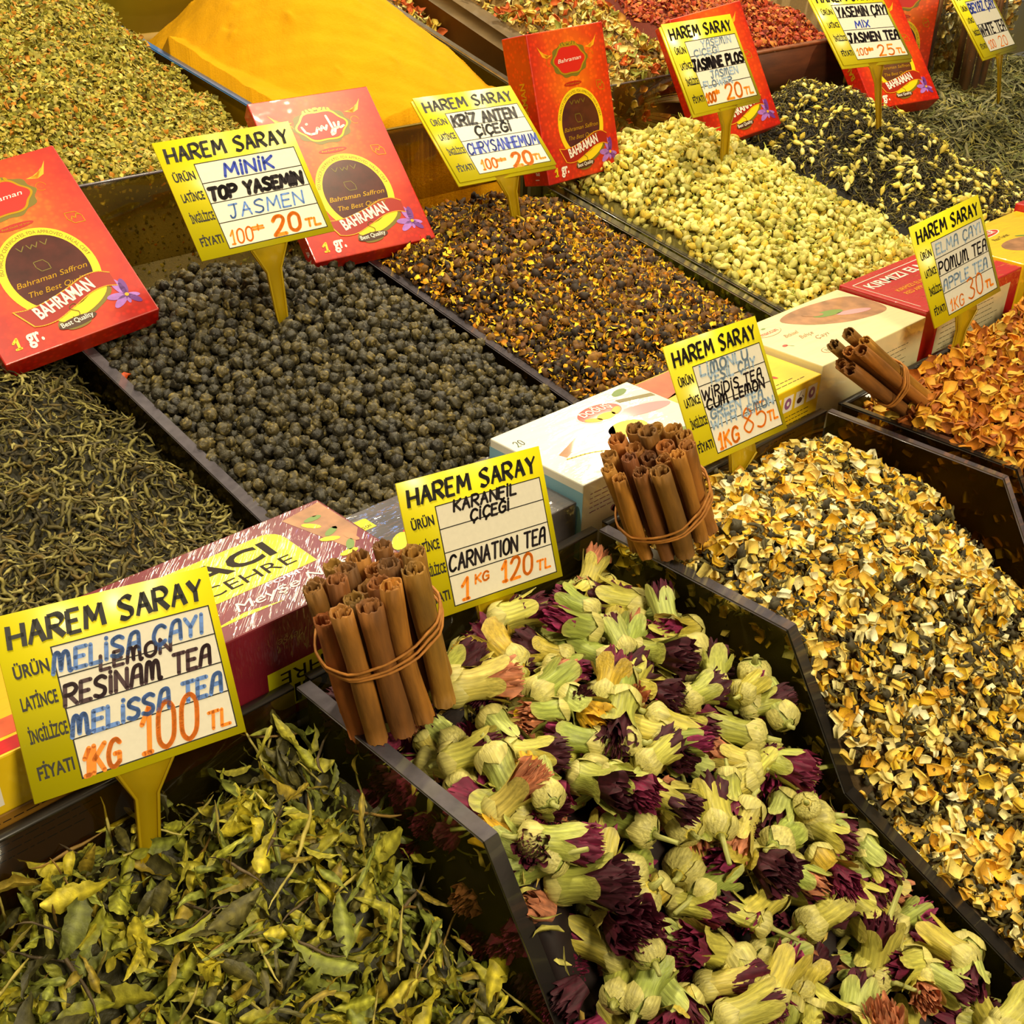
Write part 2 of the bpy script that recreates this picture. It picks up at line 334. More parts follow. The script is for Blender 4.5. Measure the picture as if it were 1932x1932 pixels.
def ribbon(P, wd, nib=None):
    """flat ribbon quads for a polyline; nib: (angle, min) broad pen"""
    P = np.asarray(P, float); n = len(P)
    if nib is not None:
        # resample
        d = np.array([math.cos(nib), math.sin(nib)]) * wd / 2
        th = wd * 0.16
        V = []; Q = []
        for i in range(n - 1):
            a, b_ = P[i], P[i + 1]; t = uw(b_ - a + 1e-9); nn = np.array([-t[1], t[0]])
            s = abs(nn @ d) * nn + nn * th
            k = len(V); V += [a + s - t * th * .5, b_ + s + t * th * .5, b_ - s + t * th * .5, a - s - t * th * .5]; Q.append((k, k + 1, k + 2, k + 3))
        return np.array(V), Q, []
    V = []; Q = []; T = []
    for i in range(n - 1):
        a, b_ = P[i], P[i + 1]; t = uw(b_ - a + 1e-9); nn = np.array([-t[1], t[0]]) * wd / 2
        k = len(V); V += [a + nn, b_ + nn, b_ - nn, a - nn]; Q.append((k, k + 1, k + 2, k + 3))
    for p in P:
        k = len(V); V.append(p)
        for j in range(8): V.append(p + wd / 2 * np.array([math.cos(j * math.pi / 4), math.sin(j * math.pi / 4)]))
        T += [(k, k + 1 + j, k + 1 + (j + 1) % 8) for j in range(8)]
    return np.array(V), Q, T
_fontcache = {}
def font_geo(s, bold=0.0):
    if (s, bold) in _fontcache: return _fontcache[(s, bold)]
    cu = bpy.data.curves.new('txt', 'FONT'); cu.body = s; cu.size = 1.0; cu.resolution_u = 3; cu.offset = bold
    o = bpy.data.objects.new('txt', cu); C.objects.link(o)
    dg = bpy.context.evaluated_depsgraph_get(); me = o.evaluated_get(dg).to_mesh()
    me.calc_loop_triangles()
    V = np.array([v.co[:2] for v in me.vertices]); T = np.array([lt.vertices[:] for lt in me.loop_triangles])
    o.to_mesh_clear() if hasattr(o, 'to_mesh_clear') else None
    bpy.data.objects.remove(o); bpy.data.curves.remove(cu)
    V = V - [V[:, 0].min(), 0]
    _fontcache[(s, bold)] = (V, T); return V, T
class Decals:
    """flat print on a face: frame maps (x, y, lift) of the face to the local space of the owner"""
    def __init__(s, parent, M=None): s.p = parent; s.M = np.array(M) if M is not None else np.eye(4); s.items = {}
    def raw(s, part_name, material, V2, Q=None, T=None, lv=1):
        V2 = np.asarray(V2, float)
        V = np.column_stack([V2, np.full(len(V2), lv * 0.00012), np.ones(len(V2))]) @ s.M.T
        s.items.setdefault((part_name, material.name), (MB(), material))[0].add(V[:, :3], Q, T)
    def poly(s, n, m, P, lv=1): s.raw(n, m, P, None, tri_poly(P), lv)
    def rect(s, n, m, x0, y0, x1, y1, lv=1): s.raw(n, m, [(x0, y0), (x1, y0), (x1, y1), (x0, y1)], [(0, 1, 2, 3)], None, lv)
    def ell(s, n, m, cx, cy, rx, ry, lv=1, k=40, a=0.0, wav=0.0, wn=8):
        P = []
        for i in range(k):
            t = 2 * math.pi * i / k; r = 1 + wav * math.cos(wn * t); x, y = rx * r * math.cos(t), ry * r * math.sin(t)
            P.append((cx + x * math.cos(a) - y * math.sin(a), cy + x * math.sin(a) + y * math.cos(a)))
        s.poly(n, m, P, lv)
    def line(s, n, m, P, wd, lv=1, sm=False):
        if sm: P = smooth_pts(P, 6)
        V, Q, T = ribbon(P, wd); s.raw(n, m, V, Q, T, lv)
    def font(s, n, m, txt, x, y, wdt, hgt, rot=0.0, lv=2, bold=0.0, shear=0.0, fn=None):
        V, T = font_geo(txt, bold); ww = V[:, 0].max(); hh = 0.70
        P = np.column_stack([V[:, 0] / ww * wdt + V[:, 1] * hgt / hh * shear, V[:, 1] / hh * hgt])
        c_, s_ = math.cos(rot), math.sin(rot)
        if fn is not None: P = np.array([fn(p) for p in P])
        else: P = P @ np.array([[c_, s_], [-s_, c_]]) + [x, y]
        s.raw(n, m, P, None, T, lv)
    def hand(s, n, m, txt, x, y, wdt, hgt, th, lv=2, rot=0.0, shear=0.12, nib=None, jit=0.0, arc=0.0):
        st, tw = strokes_of(txt)
        c_, s_ = math.cos(rot), math.sin(rot)
        for P in st:
            P = P.copy()
            P = P + rng.normal(0, jit, 2)
            Q = np.column_stack([P[:, 0] / tw * wdt + P[:, 1] / 10 * hgt * shear, P[:, 1] / 10 * hgt + arc * 4 * (P[:, 0] / tw) * (1 - P[:, 0] / tw)])
            Q = Q @ np.array([[c_, s_], [-s_, c_]]) + [x, y]
            V, q, t = ribbon(Q, th, nib); s.raw(n, m, V, q, t, lv)
    def done(s):
        for (n, _), (mb, m) in s.items.items(): part(n, mb.mesh(n, m), s.p)

# ------------------------------------------------------------------ price signs
m_sy = mat('sign_yellow', (222, 208, 14), 0.35, coat=0.25, crough=0.25)
m_sw = mat('sign_white', (232, 224, 204), 0.35, noise=0.03, nscale=300, coat=0.4, crough=0.15)
m_sk = mat('print_black', (22, 16, 8), 0.5)
m_mk = mat('marker_black', (32, 22, 26), 0.4)
m_mb = mat('marker_blue', (54, 74, 178), 0.4)
m_ml = mat('marker_light_blue', (98, 136, 206), 0.45, noise=0.35, nscale=240)
m_mf = mat('marker_faded_blue', (160, 182, 204), 0.45, noise=0.25, nscale=240)
m_mo = mat('marker_orange', (250, 142, 28), 0.4, noise=0.12, nscale=300)
m_br = mat('marker_brown', (64, 32, 40), 0.4)
m_st = mat('stake_yellow', (208, 176, 20), 0.3, coat=0.5, transl=0.35)
SW, SH = 1.0, 0.816
def sign(Wd, BL, xd, yd, base_px, rows, label, sc=1.0, dbl=False, stake_l=None):
    """board of width Wd; BL bottom-left corner for width .125, scaled along the view ray"""
    k = Wd / 0.125; BL = np.array([0, 0, CAM_H]) + k * (np.array(BL) - [0, 0, CAM_H])
    xd = uw(xd); yd = np.asarray(yd, float); yd = uw(yd - xd * (xd @ yd)); n = np.cross(xd, yd)
    org = BL + xd * Wd / 2
    M = M44(xd, yd, n, org)
    t = thing('price_sign', label, 'price sign', 'yellow price signs', mtx=M)
    H = Wd * SH
    b = MB(); b.box(-Wd / 2, Wd / 2, 0, H, -0.0014, 0); part('board', b.mesh('board', m_sy), t)
    if dbl:
        b = MB(); b.box(-Wd / 2 - .002, Wd / 2 - .001, -0.003, H - .002, -0.0042, -0.0022); part('second_board', b.mesh('second_board', m_sy), t)
    D = Decals(t, np.array(Matrix.Translation((-Wd / 2, 0, 0)) @ Matrix.Scale(Wd, 4)) @ np.diag([1, 1, 1 / Wd, 1]))
    x0, x1, y0, y1 = 0.215, 0.96, 0.04, 0.632
    D.rect('white_panel', m_sw, x0, y0, x1, y1, 1)
    ys = [y0, y0 + .175, y0 + .175 + .14, y0 + .175 + .28, y1]
    for y in ys: D.rect('ruled_lines', m_sk, x0 - .003, y - .003, x1 + .003, y + .003, 2)
    for x in (x0, x1): D.rect('ruled_lines', m_sk, x - .003, y0, x + .003, y1, 2)
    D.hand('title_lettering', m_sk, 'HAREM SARAY', 0.05, 0.665, 0.89, 0.098, 0.021, 2, nib=math.radians(35), shear=0.1, arc=0.006)
    for i, s_ in enumerate(('ÜRÜN', 'LATİNCE', 'İNGİLİZCE', 'FİYATI')):
        D.font('row_labels', m_sk, s_, 0.04, (0.535, 0.395, 0.25, 0.09)[i], (0.15, 0.155, 0.165, 0.155)[i], 0.056, bold=0.028)
    for (txt, m, x, y, wd, h, th) in rows:
        D.hand('handwriting', m, txt, x, y, wd, h, th * 1.28, 3, jit=0.12, shear=0.22)
    D.done()
    # stake
    px = base_px; p0 = np.array(org); p1 = at(px[0], px[1], 1, org[1] - 0.004)
    inv = M.inverted(); l1 = np.array(inv @ Vector(p1))
    ax = uw(l1); L = np.linalg.norm(l1); sx = uw(np.cross(ax, [0, 0, 1])); 
    if sx[0] < 0: sx = -sx
    q = Wd / 0.12
    prof = [(-0.012, .019 * q), (0.0, .017 * q), (0.02 * q, .0068 * q), (L, .0055 * q), (L + .03, .004 * q)]
    b = MB(); V = []
    for (s_, wv) in prof:
        c_ = ax * s_ if s_ >= 0 else np.array([0, -s_, 0])
        V += [c_ - sx * wv + [0, 0, -.0045], c_ + sx * wv + [0, 0, -.0045], c_ + sx * wv + [0, 0, -.0018], c_ - sx * wv + [0, 0, -.0018]]
    Q = [(4 * i + j, 4 * i + (j + 1) % 4, 4 * i + 4 + (j + 1) % 4, 4 * i + 4 + j) for i in range(len(prof) - 1) for j in range(4)] + [(0, 1, 2, 3), (16, 17, 18, 19)]
    b.add(V, Q)
    for sg in (-1, 1):
        V = []
        for (s_, wv) in prof:
            c_ = ax * s_ + sx * sg * wv * .93
            V += [c_ - sx * .0008 + [0, 0, -.0018], c_ + sx * .0008 + [0, 0, -.0018], c_ + sx * .0008 + [0, 0, -.0006], c_ - sx * .0008 + [0, 0, -.0006]]
        b.add(V[4:], Q[:12])
    part('stake', b.mesh('stake', m_st), t)
    return t
R1, R2, R3, R4 = 0.515, 0.372, 0.232, 0.065   # baselines of the four rows
sign(.117, (0.134, 0.494, -0.006), (0.988, -0.071, -0.137), (0.154, 0.511, 0.845), (287, 1640), [
    ('mELİSa Çaşı'.replace('ş', 'Y').replace('ı', 'I'), m_ml, .20, .515, .70, .085, .015), ('LEmON', m_br, .40, .475, .33, .062, .013), ('RESİNam TEa', m_br, .215, .365, .69, .085, .015),
    ('mELİSSa TEa', m_ml, .215, .225, .71, .085, .016), ('1KG', m_mo, .225, .045, .16, .115, .017), ('100', m_mo, .49, .055, .27, .20, .018), ('TL', m_mo, .82, .065, .11, .075, .013)],
    'nearest yellow price sign, reads MELISA CAYI, 100 TL, in the lemon balm leaves')
sign(.1125, (0.422, 0.515, -0.041), (0.989, -0.138, -0.053), (0.105, 0.403, 0.909), (925, 1190), [
    ('KARANFİL', m_mk, .33, .575, .44, .062, .012), ('ÇİÇEĞİ', m_mk, .43, .492, .27, .062, .012), ('CARNATION TEa', m_mk, .225, .24, .69, .088, .012),
    ('1', m_mo, .27, .06, .05, .12, .015), ('KG', m_mo, .38, .13, .09, .05, .010), ('120', m_mo, .56, .085, .22, .12, .015), ('TL', m_mo, .82, .085, .10, .055, .011)],
    'yellow price sign reading CARNATION TEA 120 TL, above the carnation buds')
sign(.119, (0.684, 0.481, 0.003), (0.999, 0.004, -0.044), (0.036, 0.5, 0.865), (1393, 893), [
    ('LİmONLU', m_mf, .27, .555, .52, .066, .014), ('YEŞİL ÇaY', m_mf, .33, .49, .52, .062, .013), ('WİRİDİS TEa', m_mk, .22, .40, .66, .066, .011), ('CUm LEmON', m_mk, .24, .33, .64, .064, .013),
    ('GREEN TEa', m_mf, .25, .265, .58, .058, .013), ('WITH LEmON', m_mf, .225, .20, .70, .054, .013), ('1KG', m_mo, .25, .06, .21, .095, .016), ('85', m_mo, .54, .085, .25, .16, .012), ('TL', m_mo, .82, .10, .11, .06, .013)],
    'yellow price sign reading GREEN TEA WITH LEMON 85 TL, above the citrus peel mix')
sign(.119, (1.042, 0.475, 0.031), (0.996, -0.029, 0.081), (-0.06, 0.436, 0.898), (1802, 682), [
    ('ELMa ÇaYI', m_mf, .25, .525, .66, .078, .012), ('POmUm TEa', m_mk, .225, .37, .71, .088, .012), ('aPPLE TEa', m_mf, .23, .235, .66, .078, .013),
    ('1KG', m_mo, .26, .06, .19, .085, .009), ('30', m_mo, .53, .07, .22, .16, .012), ('TL', m_mo, .80, .085, .11, .05, .015)],
    'yellow price sign reading APPLE TEA 30 TL, above the dried apple pieces')
sign(.130, (0.446, 0.814, 0.142), (0.998, -0.06, 0.013), (0.027, 0.616, 0.787), (530, 572), [
    ('MİNİK', m_mb, .39, .515, .36, .082, .016), ('TOP YASEMİN', m_mk, .225, .375, .69, .078, .022), ('JASMEN', m_ml, .31, .235, .55, .088, .010),
    ('100', m_mo, .24, .06, .16, .095, .009), ('=', m_mo, .42, .12, .08, .04, .010), ('20', m_mo, .56, .06, .20, .12, .020), ('TL', m_mo, .81, .07, .11, .05, .013)],
    'yellow price sign reading MINIK, JASMEN, 20 TL, in the tea pearls')
sign(.130, (0.751, 0.847, 0.146), (0.997, -0.076, -0.005), (0.061, 0.765, 0.641), (976, 412), [
    ('KRİZ ANTEN', m_mk, .235, .50, .64, .10, .020), ('ÇİÇEĞİ', m_mk, .39, .385, .36, .085, .017), ('CHRYSANHEMUM', m_mb, .225, .225, .72, .10, .013),
    ('100', m_mo, .27, .07, .15, .09, .013), ('=', m_mo, .44, .12, .09, .03, .013), ('20', m_mo, .58, .05, .20, .12, .024), ('TL.', m_mo, .81, .08, .12, .045, .015)],
    'yellow price sign reading KRIZ ANTEN CICEGI, 20 TL, in the chrysanthemum flowers', dbl=True)
sign(.130, (1.058, 0.805, 0.177), (1.0, 0.015, 0.006), (-0.013, 0.551, 0.835), (1369, 300), [
    ('YaSEmIN', m_mf, .42, .56, .44, .06, .010), ('ÇİÇEGİ', m_mf, .28, .49, .36, .055, .011), ('JASmİNE PLOS', m_mk, .20, .37, .74, .085, .022), ('JaSmEN', m_mf, .40, .275, .40, .062, .012), ('FLOWER', m_mf, .25, .20, .42, .055, .012),
    ('100', m_mo, .22, .07, .13, .08, .018), ('=', m_mo, .36, .13, .07, .04, .014), ('20', m_mo, .51, .06, .24, .13, .018), ('TL', m_mo, .79, .07, .13, .06, .014)],
    'yellow price sign reading JASMINE PLOS 20 TL, in the jasmine buds', dbl=True)
sign(.130, (1.256, 0.749, 0.215), (0.99, -0.14, -0.019), (0.112, 0.697, 0.708), (1660, 195), [
    ('YASEMİN ÇaYI', m_mk, .235, .50, .72, .10, .017), ('MİX', m_mb, .41, .375, .20, .07, .013), ('JASMEN TEa', m_mk, .23, .225, .72, .09, .020),
    ('100', m_mo, .25, .085, .15, .07, .009), ('=', m_mo, .40, .12, .09, .04, .013), ('25', m_mo, .55, .06, .22, .11, .013), ('TL', m_mo, .82, .07, .11, .05, .013)],
    'yellow price sign reading JASMEN TEA 25 TL, in the black jasmine tea', dbl=True)
sign(.135, (1.577, 0.734, 0.193), (0.994, 0.106, -0.001), (-0.068, 0.64, 0.765), (1888, 155), [
    ('BEYaZ ÇaY', m_mb, .225, .50, .71, .10, .018), ('WHITE TEa', m_mk, .215, .225, .70, .12, .017), ('100', m_mo, .27, .07, .17, .09, .009), ('20', m_mo, .56, .06, .22, .11, .009)],
    'price sign reading WHITE TEA, top right, in the grey green leaves', dbl=True)
# ------------------------------------------------------------------ saffron boxes
def m_saffron():
    m, N, L, B = nt('saffron_card')
    tc = N.new('ShaderNodeTexCoord'); sx = N.new('ShaderNodeSeparateXYZ'); L.new(tc.outputs['Object'], sx.inputs[0])
    # warm orange centre fading to red borders, printed on the card
    mp = N.new('ShaderNodeMapping'); mp.inputs['Location'].default_value = (0, -0.115, 0); mp.inputs['Scale'].default_value = (17, 8.5, 0); L.new(tc.outputs['Object'], mp.inputs[0])
    mp.vector_type = 'POINT'; mp.inputs['Location'].default_value = (0, -0.98, 0)
    ln = N.new('ShaderNodeVectorMath'); ln.operation = 'LENGTH'; L.new(mp.outputs[0], ln.inputs[0])
    n = N.new('ShaderNodeTexNoise'); n.inputs['Scale'].default_value = 45; L.new(tc.outputs['Object'], n.inputs[0])
    ad = N.new('ShaderNodeMath'); ad.operation = 'MULTIPLY_ADD'; L.new(n.outputs[0], ad.inputs[0]); ad.inputs[1].default_value = 0.35; sc_ = N.new('ShaderNodeMath'); sc_.operation = 'MULTIPLY'; sc_.inputs[1].default_value = 0.58; L.new(ln.outputs['Value'], sc_.inputs[0]); L.new(sc_.outputs[0], ad.inputs[2])
    r = N.new('ShaderNodeValToRGB'); L.new(ad.outputs[0], r.inputs[0]); e = r.color_ramp.elements
    e[0].position = 0.22; e[0].color = lin((236, 116, 8)); e[1].position = 0.86; e[1].color = lin((188, 24, 4))
    e2 = e.new(0.55); e2.color = lin((218, 66, 6))
    v = N.new('ShaderNodeTexVoronoi'); v.inputs['Scale'].default_value = 190; L.new(tc.outputs['Object'], v.inputs[0])
    lt = N.new('ShaderNodeMapRange'); lt.inputs[1].default_value = 0.15; lt.inputs[2].default_value = 0.5; lt.inputs[3].default_value = 1.3; lt.inputs[4].default_value = 0.9; L.new(v.outputs[0], lt.inputs[0])
    mx = N.new('ShaderNodeVectorMath'); mx.operation = 'SCALE'; L.new(r.outputs[0], mx.inputs[0]); L.new(lt.outputs[0], mx.inputs['Scale'])
    L.new(mx.outputs[0], B.inputs['Base Color']); B.inputs['Roughness'].default_value = 0.4; B.inputs['Coat Weight'].default_value = 0.22; B.inputs['Coat Roughness'].default_value = 0.06
    n2 = N.new('ShaderNodeTexNoise'); n2.inputs['Scale'].default_value = 30; L.new(tc.outputs['Object'], n2.inputs[0])
    bp = N.new('ShaderNodeBump'); bp.inputs['Strength'].default_value = 0.25; bp.inputs['Distance'].default_value = 0.004; L.new(n2.outputs[0], bp.inputs['Height']); L.new(bp.outputs[0], B.inputs['Coat Normal'])
    return m
m_saf = m_saffron()
m_gold = mat('gold_print', (196, 150, 20), 0.3, metal=0.3); m_yel = mat('yellow_print', (238, 204, 20), 0.4); m_wht = mat('white_print', (240, 232, 220), 0.4)
m_med = mat('medallion_red', (206, 30, 18), 0.4); m_win = mat('window_dark', (78, 30, 24), 0.3, noise=0.35, nscale=60, coat=0.8, crough=0.08); m_rib = mat('ribbon_maroon', (160, 28, 10), 0.4)
m_pet = mat('crocus_purple', (166, 110, 200), 0.4, noise=0.2, nscale=150); m_petd = mat('crocus_dark', (110, 50, 140), 0.4); m_pill = mat('pill_brown', (74, 40, 20), 0.4); m_oli = mat('olive_gold', (120, 104, 24), 0.4)
m_spk = mat('spike_yellow', (244, 170, 24), 0.4); m_dred = mat('deep_red_print', (176, 30, 8), 0.4)
def arcfn(cx, cy, rx, ry, a0, a1, wdt):
    def fn(p):
        t = a0 + (a1 - a0) * p[0] / wdt; return (cx + (rx + p[1]) * math.cos(t), cy + (ry + p[1]) * math.sin(t))
    return fn
def saffron_art(D, Wd, H, persian=False, spine_x=None):
    u = Wd; X = lambda a: (a - .5) * Wd; Y = lambda a: a * H
    n = 'printed_artwork'
    for a, c_, s_ in ((.21, .86, 1), (.79, .88, -1)):
        for k in range(5):
            t = -0.3 + k * .2
            D.poly(n, m_spk, [(X(a), Y(c_ - .035)), (X(a + s_ * -(.10 - .02 * k) + .0), Y(c_ + .05 - .015 * k)), (X(a + s_ * (-.05 + .03 * k)), Y(c_ - .02))], 1)
    for a in (.24, .78):
        D.line(n, m_gold, [(X(a) + .0045 * math.cos(t), Y(.80) + .0045 * math.sin(t)) for t in np.linspace(0, 5.2, 16)], .0004, 1)
    D.ell(n, m_oli, X(.5), Y(.795), .235 * u, .098 * H * 1.18, 1, 72, 0, .05, 10)
    D.ell(n, m_gold, X(.5), Y(.795), .205 * u, .098 * H, 2, 72, 0, .06, 6)
    D.ell(n, m_med, X(.5), Y(.795), .19 * u, .088 * H, 3, 72, 0, .06, 6)
    for k in range(7): D.ell(n, m_gold, X(.5 + (k - 3) * .035), Y(.905 - abs(k - 3) * .006), .022 * u, .008 * H, 3, 12, 0.6 * (k - 3))
    if persian:
        for P in ([(.335, .80), (.35, .765), (.385, .75), (.43, .752), (.455, .785)], [(.455, .785), (.475, .765), (.495, .79), (.515, .765), (.535, .79)], [(.56, .85), (.575, .765), (.55, .74)], [(.60, .80), (.60, .77), (.575, .735), (.55, .728)],
                  [(.64, .80), (.625, .77), (.61, .765)], [(.67, .775), (.64, .765)], [(.38, .815), (.385, .818)]):
            D.line('white_lettering', m_wht, [(X(a), Y(b_)) for a, b_ in P], .0026, 5)
    else:
        D.font('white_lettering', m_wht, 'Bahraman', X(.345), Y(.78), .30 * u, .026 * H, 0.03, 5, 0.0, 0.35)
    D.ell(n, m_dred, X(.5), Y(.635), .115 * u, .016 * H, 2, 24); D.font('fine_lettering', m_gold, 'Red Gold of Iran', X(.41), Y(.63), .18 * u, .010 * H, 0, 3)
    # leaf logo
    P = [(.81, .625), (.875, .62), (.905, .59), (.905, .555), (.84, .56), (.81, .59), (.81, .625)]
    D.line(n, m_gold, [(X(a), Y(b_)) for a, b_ in P], .0006, 2); D.line(n, m_gold, [(X(.83), Y(.58)), (X(.845), Y(.60)), (X(.86), Y(.585)), (X(.875), Y(.605)), (X(.888), Y(.60))], .0008, 2)
    # window
    cx, cy = X(.53), Y(.36)
    D.ell(n, m_yel, cx, cy, .30 * u, .245 * H, 2, 60)
    D.ell('window', m_win, cx, cy, .248 * u, .205 * H, 3, 60)
    D.font('fine_lettering', m_oli, 'ISO HACCP CERTIFICATES, FDA APPROVED, HALAL CERT', 0, 0, 1.0, .018 * H, lv=3, fn=arcfn(cx, cy, .262 * u, .214 * H, 2.9, 0.1, 1.0))
    D.hand(n, m_oli, 'VWV', X(.42), Y(.50), .2 * u, .025 * H, .0008, 4)
    P = [(.47, .43), (.53, .43), (.55, .405), (.55, .375), (.49, .375), (.47, .40), (.47, .43)]
    D.line(n, m_oli, [(X(a), Y(b_)) for a, b_ in P], .0007, 4)
    D.font('gold_lettering', m_gold, 'Bahraman Saffron', X(.30), Y(.325), .45 * u, .028 * H, 0, 4, 0, 0.35)
    D.font('gold_lettering', m_gold, 'The Best Quality', X(.33), Y(.265), .40 * u, .028 * H, 0, 4, 0, 0.35)
    # ribbon
    T_ = [(.20, .225), (.28, .215), (.40, .222), (.55, .25), (.68, .283), (.78, .285), (.85, .26)]; Bt = [(.85, .185), (.78, .20), (.68, .192), (.55, .155), (.42, .12), (.33, .115), (.27, .125)]
    tp = [(X(a), Y(b_)) for a, b_ in smooth_pts(T_)]; bt = [(X(a), Y(b_)) for a, b_ in smooth_pts(Bt)]
    D.ell(n, m_yel, X(.60), Y(.165), .20 * u, .055 * H, 3, 30, .35)
    D.ell(n, m_oli, X(.60), Y(.135), .22 * u, .045 * H, 2, 30, .35)
    D.poly(n, m_rib, tp + bt, 4)
    D.line(n, m_spk, tp, .0009, 5); D.line(n, m_spk, bt, .0009, 5); D.line(n, m_spk, [tp[0], bt[-1]], .0012, 5)
    rot = math.atan2(.062 * H, .38 * u)
    D.font('brand_lettering', m_wht, 'BAHRAMAN', X(.325), Y(.148), .41 * u, .062 * H, rot, 6, 0.03)
    D.ell(n, m_pill, X(.515), Y(.082), .125 * u, .024 * H, 5, 24, .06); D.ell(n, m_oli, X(.515), Y(.066), .08 * u, .02 * H, 4, 24, .06)
    D.font('white_lettering', m_wht, 'Best Quality', X(.41), Y(.072), .21 * u, .024 * H, .06, 6, 0.01)
    D.hand(n, m_oli, 'S', X(.50), Y(.10), .05 * u, .07 * H, .0006, 7)
    # crocus
    fx, fy = X(.87), Y(.125)
    for a, l, m in ((1.85, .020, m_pet), (1.45, .017, m_petd), (3.0, .017, m_pet), (3.7, .017, m_pet), (-.9, .014, m_petd), (-.35, .011, m_pet), (4.6, .009, m_pet)):
        D.ell(n, m, fx + math.cos(a) * l / 2, fy + math.sin(a) * l / 2, l / 2, l / 5, 3, 16, a)
    D.ell(n, m_spk, fx, fy, .0018, .0018, 5, 10)
    D.hand('yellow_numeral', m_yel, '1', X(.10), Y(.05), .035 * u, .05 * H, .0022, 3); D.font('white_lettering', m_wht, 'gr.', X(.185), Y(.055), .10 * u, .07 * H, 0, 3, 0.03)
def saffron_box(k, BL, xd, yd, label, persian=False, depth=0.022, w0=.085, h0=.12):
    BL = np.array([0, 0, CAM_H]) + k * (np.array(BL) - [0, 0, CAM_H]); Wd = w0 * k; H = h0 * k
    xd = uw(xd); yd = np.asarray(yd, float); yd = uw(yd - xd * (xd @ yd)); n = np.cross(xd, yd)
    M = M44(xd, yd, n, BL + xd * Wd / 2)
    t = thing('saffron_box', label, 'box', 'red saffron boxes', mtx=M)
    me = rbox(-Wd / 2, Wd / 2, 0, H, -depth, 0, .0012, 'carton', m_saf); part('carton', me, t)
    D = Decals(t); saffron_art(D, Wd, H, persian); D.done()
    sd = Matrix(((0, 0, -1, -Wd / 2), (0, 1, 0, 0), (1, 0, 0, 0), (0, 0, 0, 1)))
    D2 = Decals(t, np.array(sd)); D2.font('spine_lettering', m_gold, 'BAHRAMAN', -depth * .35, H * .32, .045 * k, .009, math.pi / 2, 2, 0.02)
    D2.font('spine_lettering', m_wht, '1 gr.', -depth * .35, H * .04, .014, .007, math.pi / 2, 2); D2.done()
    return t
def rbox(x0, x1, y0, y1, z0, z1, r, name, m):
    import bmesh
    bm = bmesh.new(); vs = [bm.verts.new((x, y, z)) for x in (x0, x1) for y in (y0, y1) for z in (z0, z1)]
    for f in [(0, 1, 3, 2), (4, 6, 7, 5), (0, 4, 5, 1), (2, 3, 7, 6), (0, 2, 6, 4), (1, 5, 7, 3)]: bm.faces.new([vs[i] for i in f])
    bmesh.ops.recalc_face_normals(bm, faces=bm.faces)
    bmesh.ops.bevel(bm, geom=list(bm.edges), offset=r, segments=2, affect='EDGES', profile=0.5)
    me = bpy.data.meshes.new(name); bm.to_mesh(me); bm.free(); me.materials.append(m); return me
saffron_box(1.60, (0.192, 0.563, 0.208), (0.987, -0.083, 0.134), (-0.009, 0.82, 0.573), 'red saffron box at the left edge, leaning over the twisted tea')
saffron_box(1.58, (0.399, 0.586, 0.21), (0.975, -0.217, 0.05), (0.13, 0.738, 0.662), 'red saffron box with Persian lettering, behind the MINIK sign', True)
saffron_box(1.38, (0.705, 0.682, 0.185), (0.996, -0.07, 0.046), (-0.027, 0.246, 0.969), 'upright red saffron box between chrysanthemum and jasmine bins', depth=.045)
saffron_box(1.40, (0.894, 0.656, 0.194), (0.971, -0.193, 0.144), (-0.024, 0.516, 0.856), 'red saffron box behind the JASMINE PLOS sign', depth=.035)
saffron_box(1.50, (1.073, 0.600, 0.214), (0.951, -0.307, 0.049), (0.177, 0.662, 0.728), 'red saffron box behind the JASMEN TEA sign', depth=.03)
saffron_box(1.0, (1.73, 1.0, 0.095), (0.60, -0.80, 0.0), (0.02, 0.15, 0.98), 'red saffron box behind the WHITE TEA sign', depth=.03, w0=.10, h0=.17)
# END1
# ------------------------------------------------------------------ tea boxes along the ledge
def cellmat(name, col, cb=0.6, **k): return mat(name, col, k.pop('rough', 0.4), coat=1.0, crough=0.06, cbump=cb, cscale=k.pop('cscale', (30, 110, 30)), **k)
def tea_box(x0, x1, y0, y1, z0, z1, label, m, name='tea_box', cat='box', group='tea boxes on the ledge', rot=0.0):
    cx, cy = (x0 + x1) / 2, (y0 + y1) / 2
    M = Matrix.Translation((cx, cy, z0)) @ Matrix.Rotation(rot, 4, 'Z')
    t = thing(name, label, cat, group, mtx=M)
    W, Dp, H = (x1 - x0), (y1 - y0), z1 - z0
    part('carton', rbox(-W / 2, W / 2, -Dp / 2, Dp / 2, 0, H, .0012, 'carton', m), t)
    top = Decals(t, np.array(Matrix.Translation((-W / 2, -Dp / 2, H))))
    fr = Decals(t, np.array(Matrix(((1, 0, 0, -W / 2), (0, 0, -1, -Dp / 2), (0, 1, 0, 0), (0, 0, 0, 1)))))
    lf = Decals(t, np.array(Matrix(((0, 0, -1, -W / 2), (-1, 0, 0, Dp / 2), (0, 1, 0, 0), (0, 0, 0, 1)))))
    return t, top, fr, lf, W, Dp, H
def lines_of_text(D, n, m, x, y, wd, k, dy, th, lv=1):
    for i in range(k):
        xx = x
        while xx < x + wd * rng.uniform(.75, 1):
            l = rng.uniform(.002, .008); D.rect(n, m, xx, y - i * dy, min(xx + l, x + wd), y - i * dy + th, lv); xx += l + .0014
def qp(m_, a, b_, c_, d_): return [a, b_, c_, d_]
m_maroon = cellmat('maroon_wrap', (120, 24, 40), 1.0, cscale=(14, 150, 30), crot=-.785, noise=0.15, nscale=30); m_cream = cellmat('cream_wrap', (236, 224, 176), 0.35); m_white = cellmat('white_wrap', (244, 240, 226), 0.35)
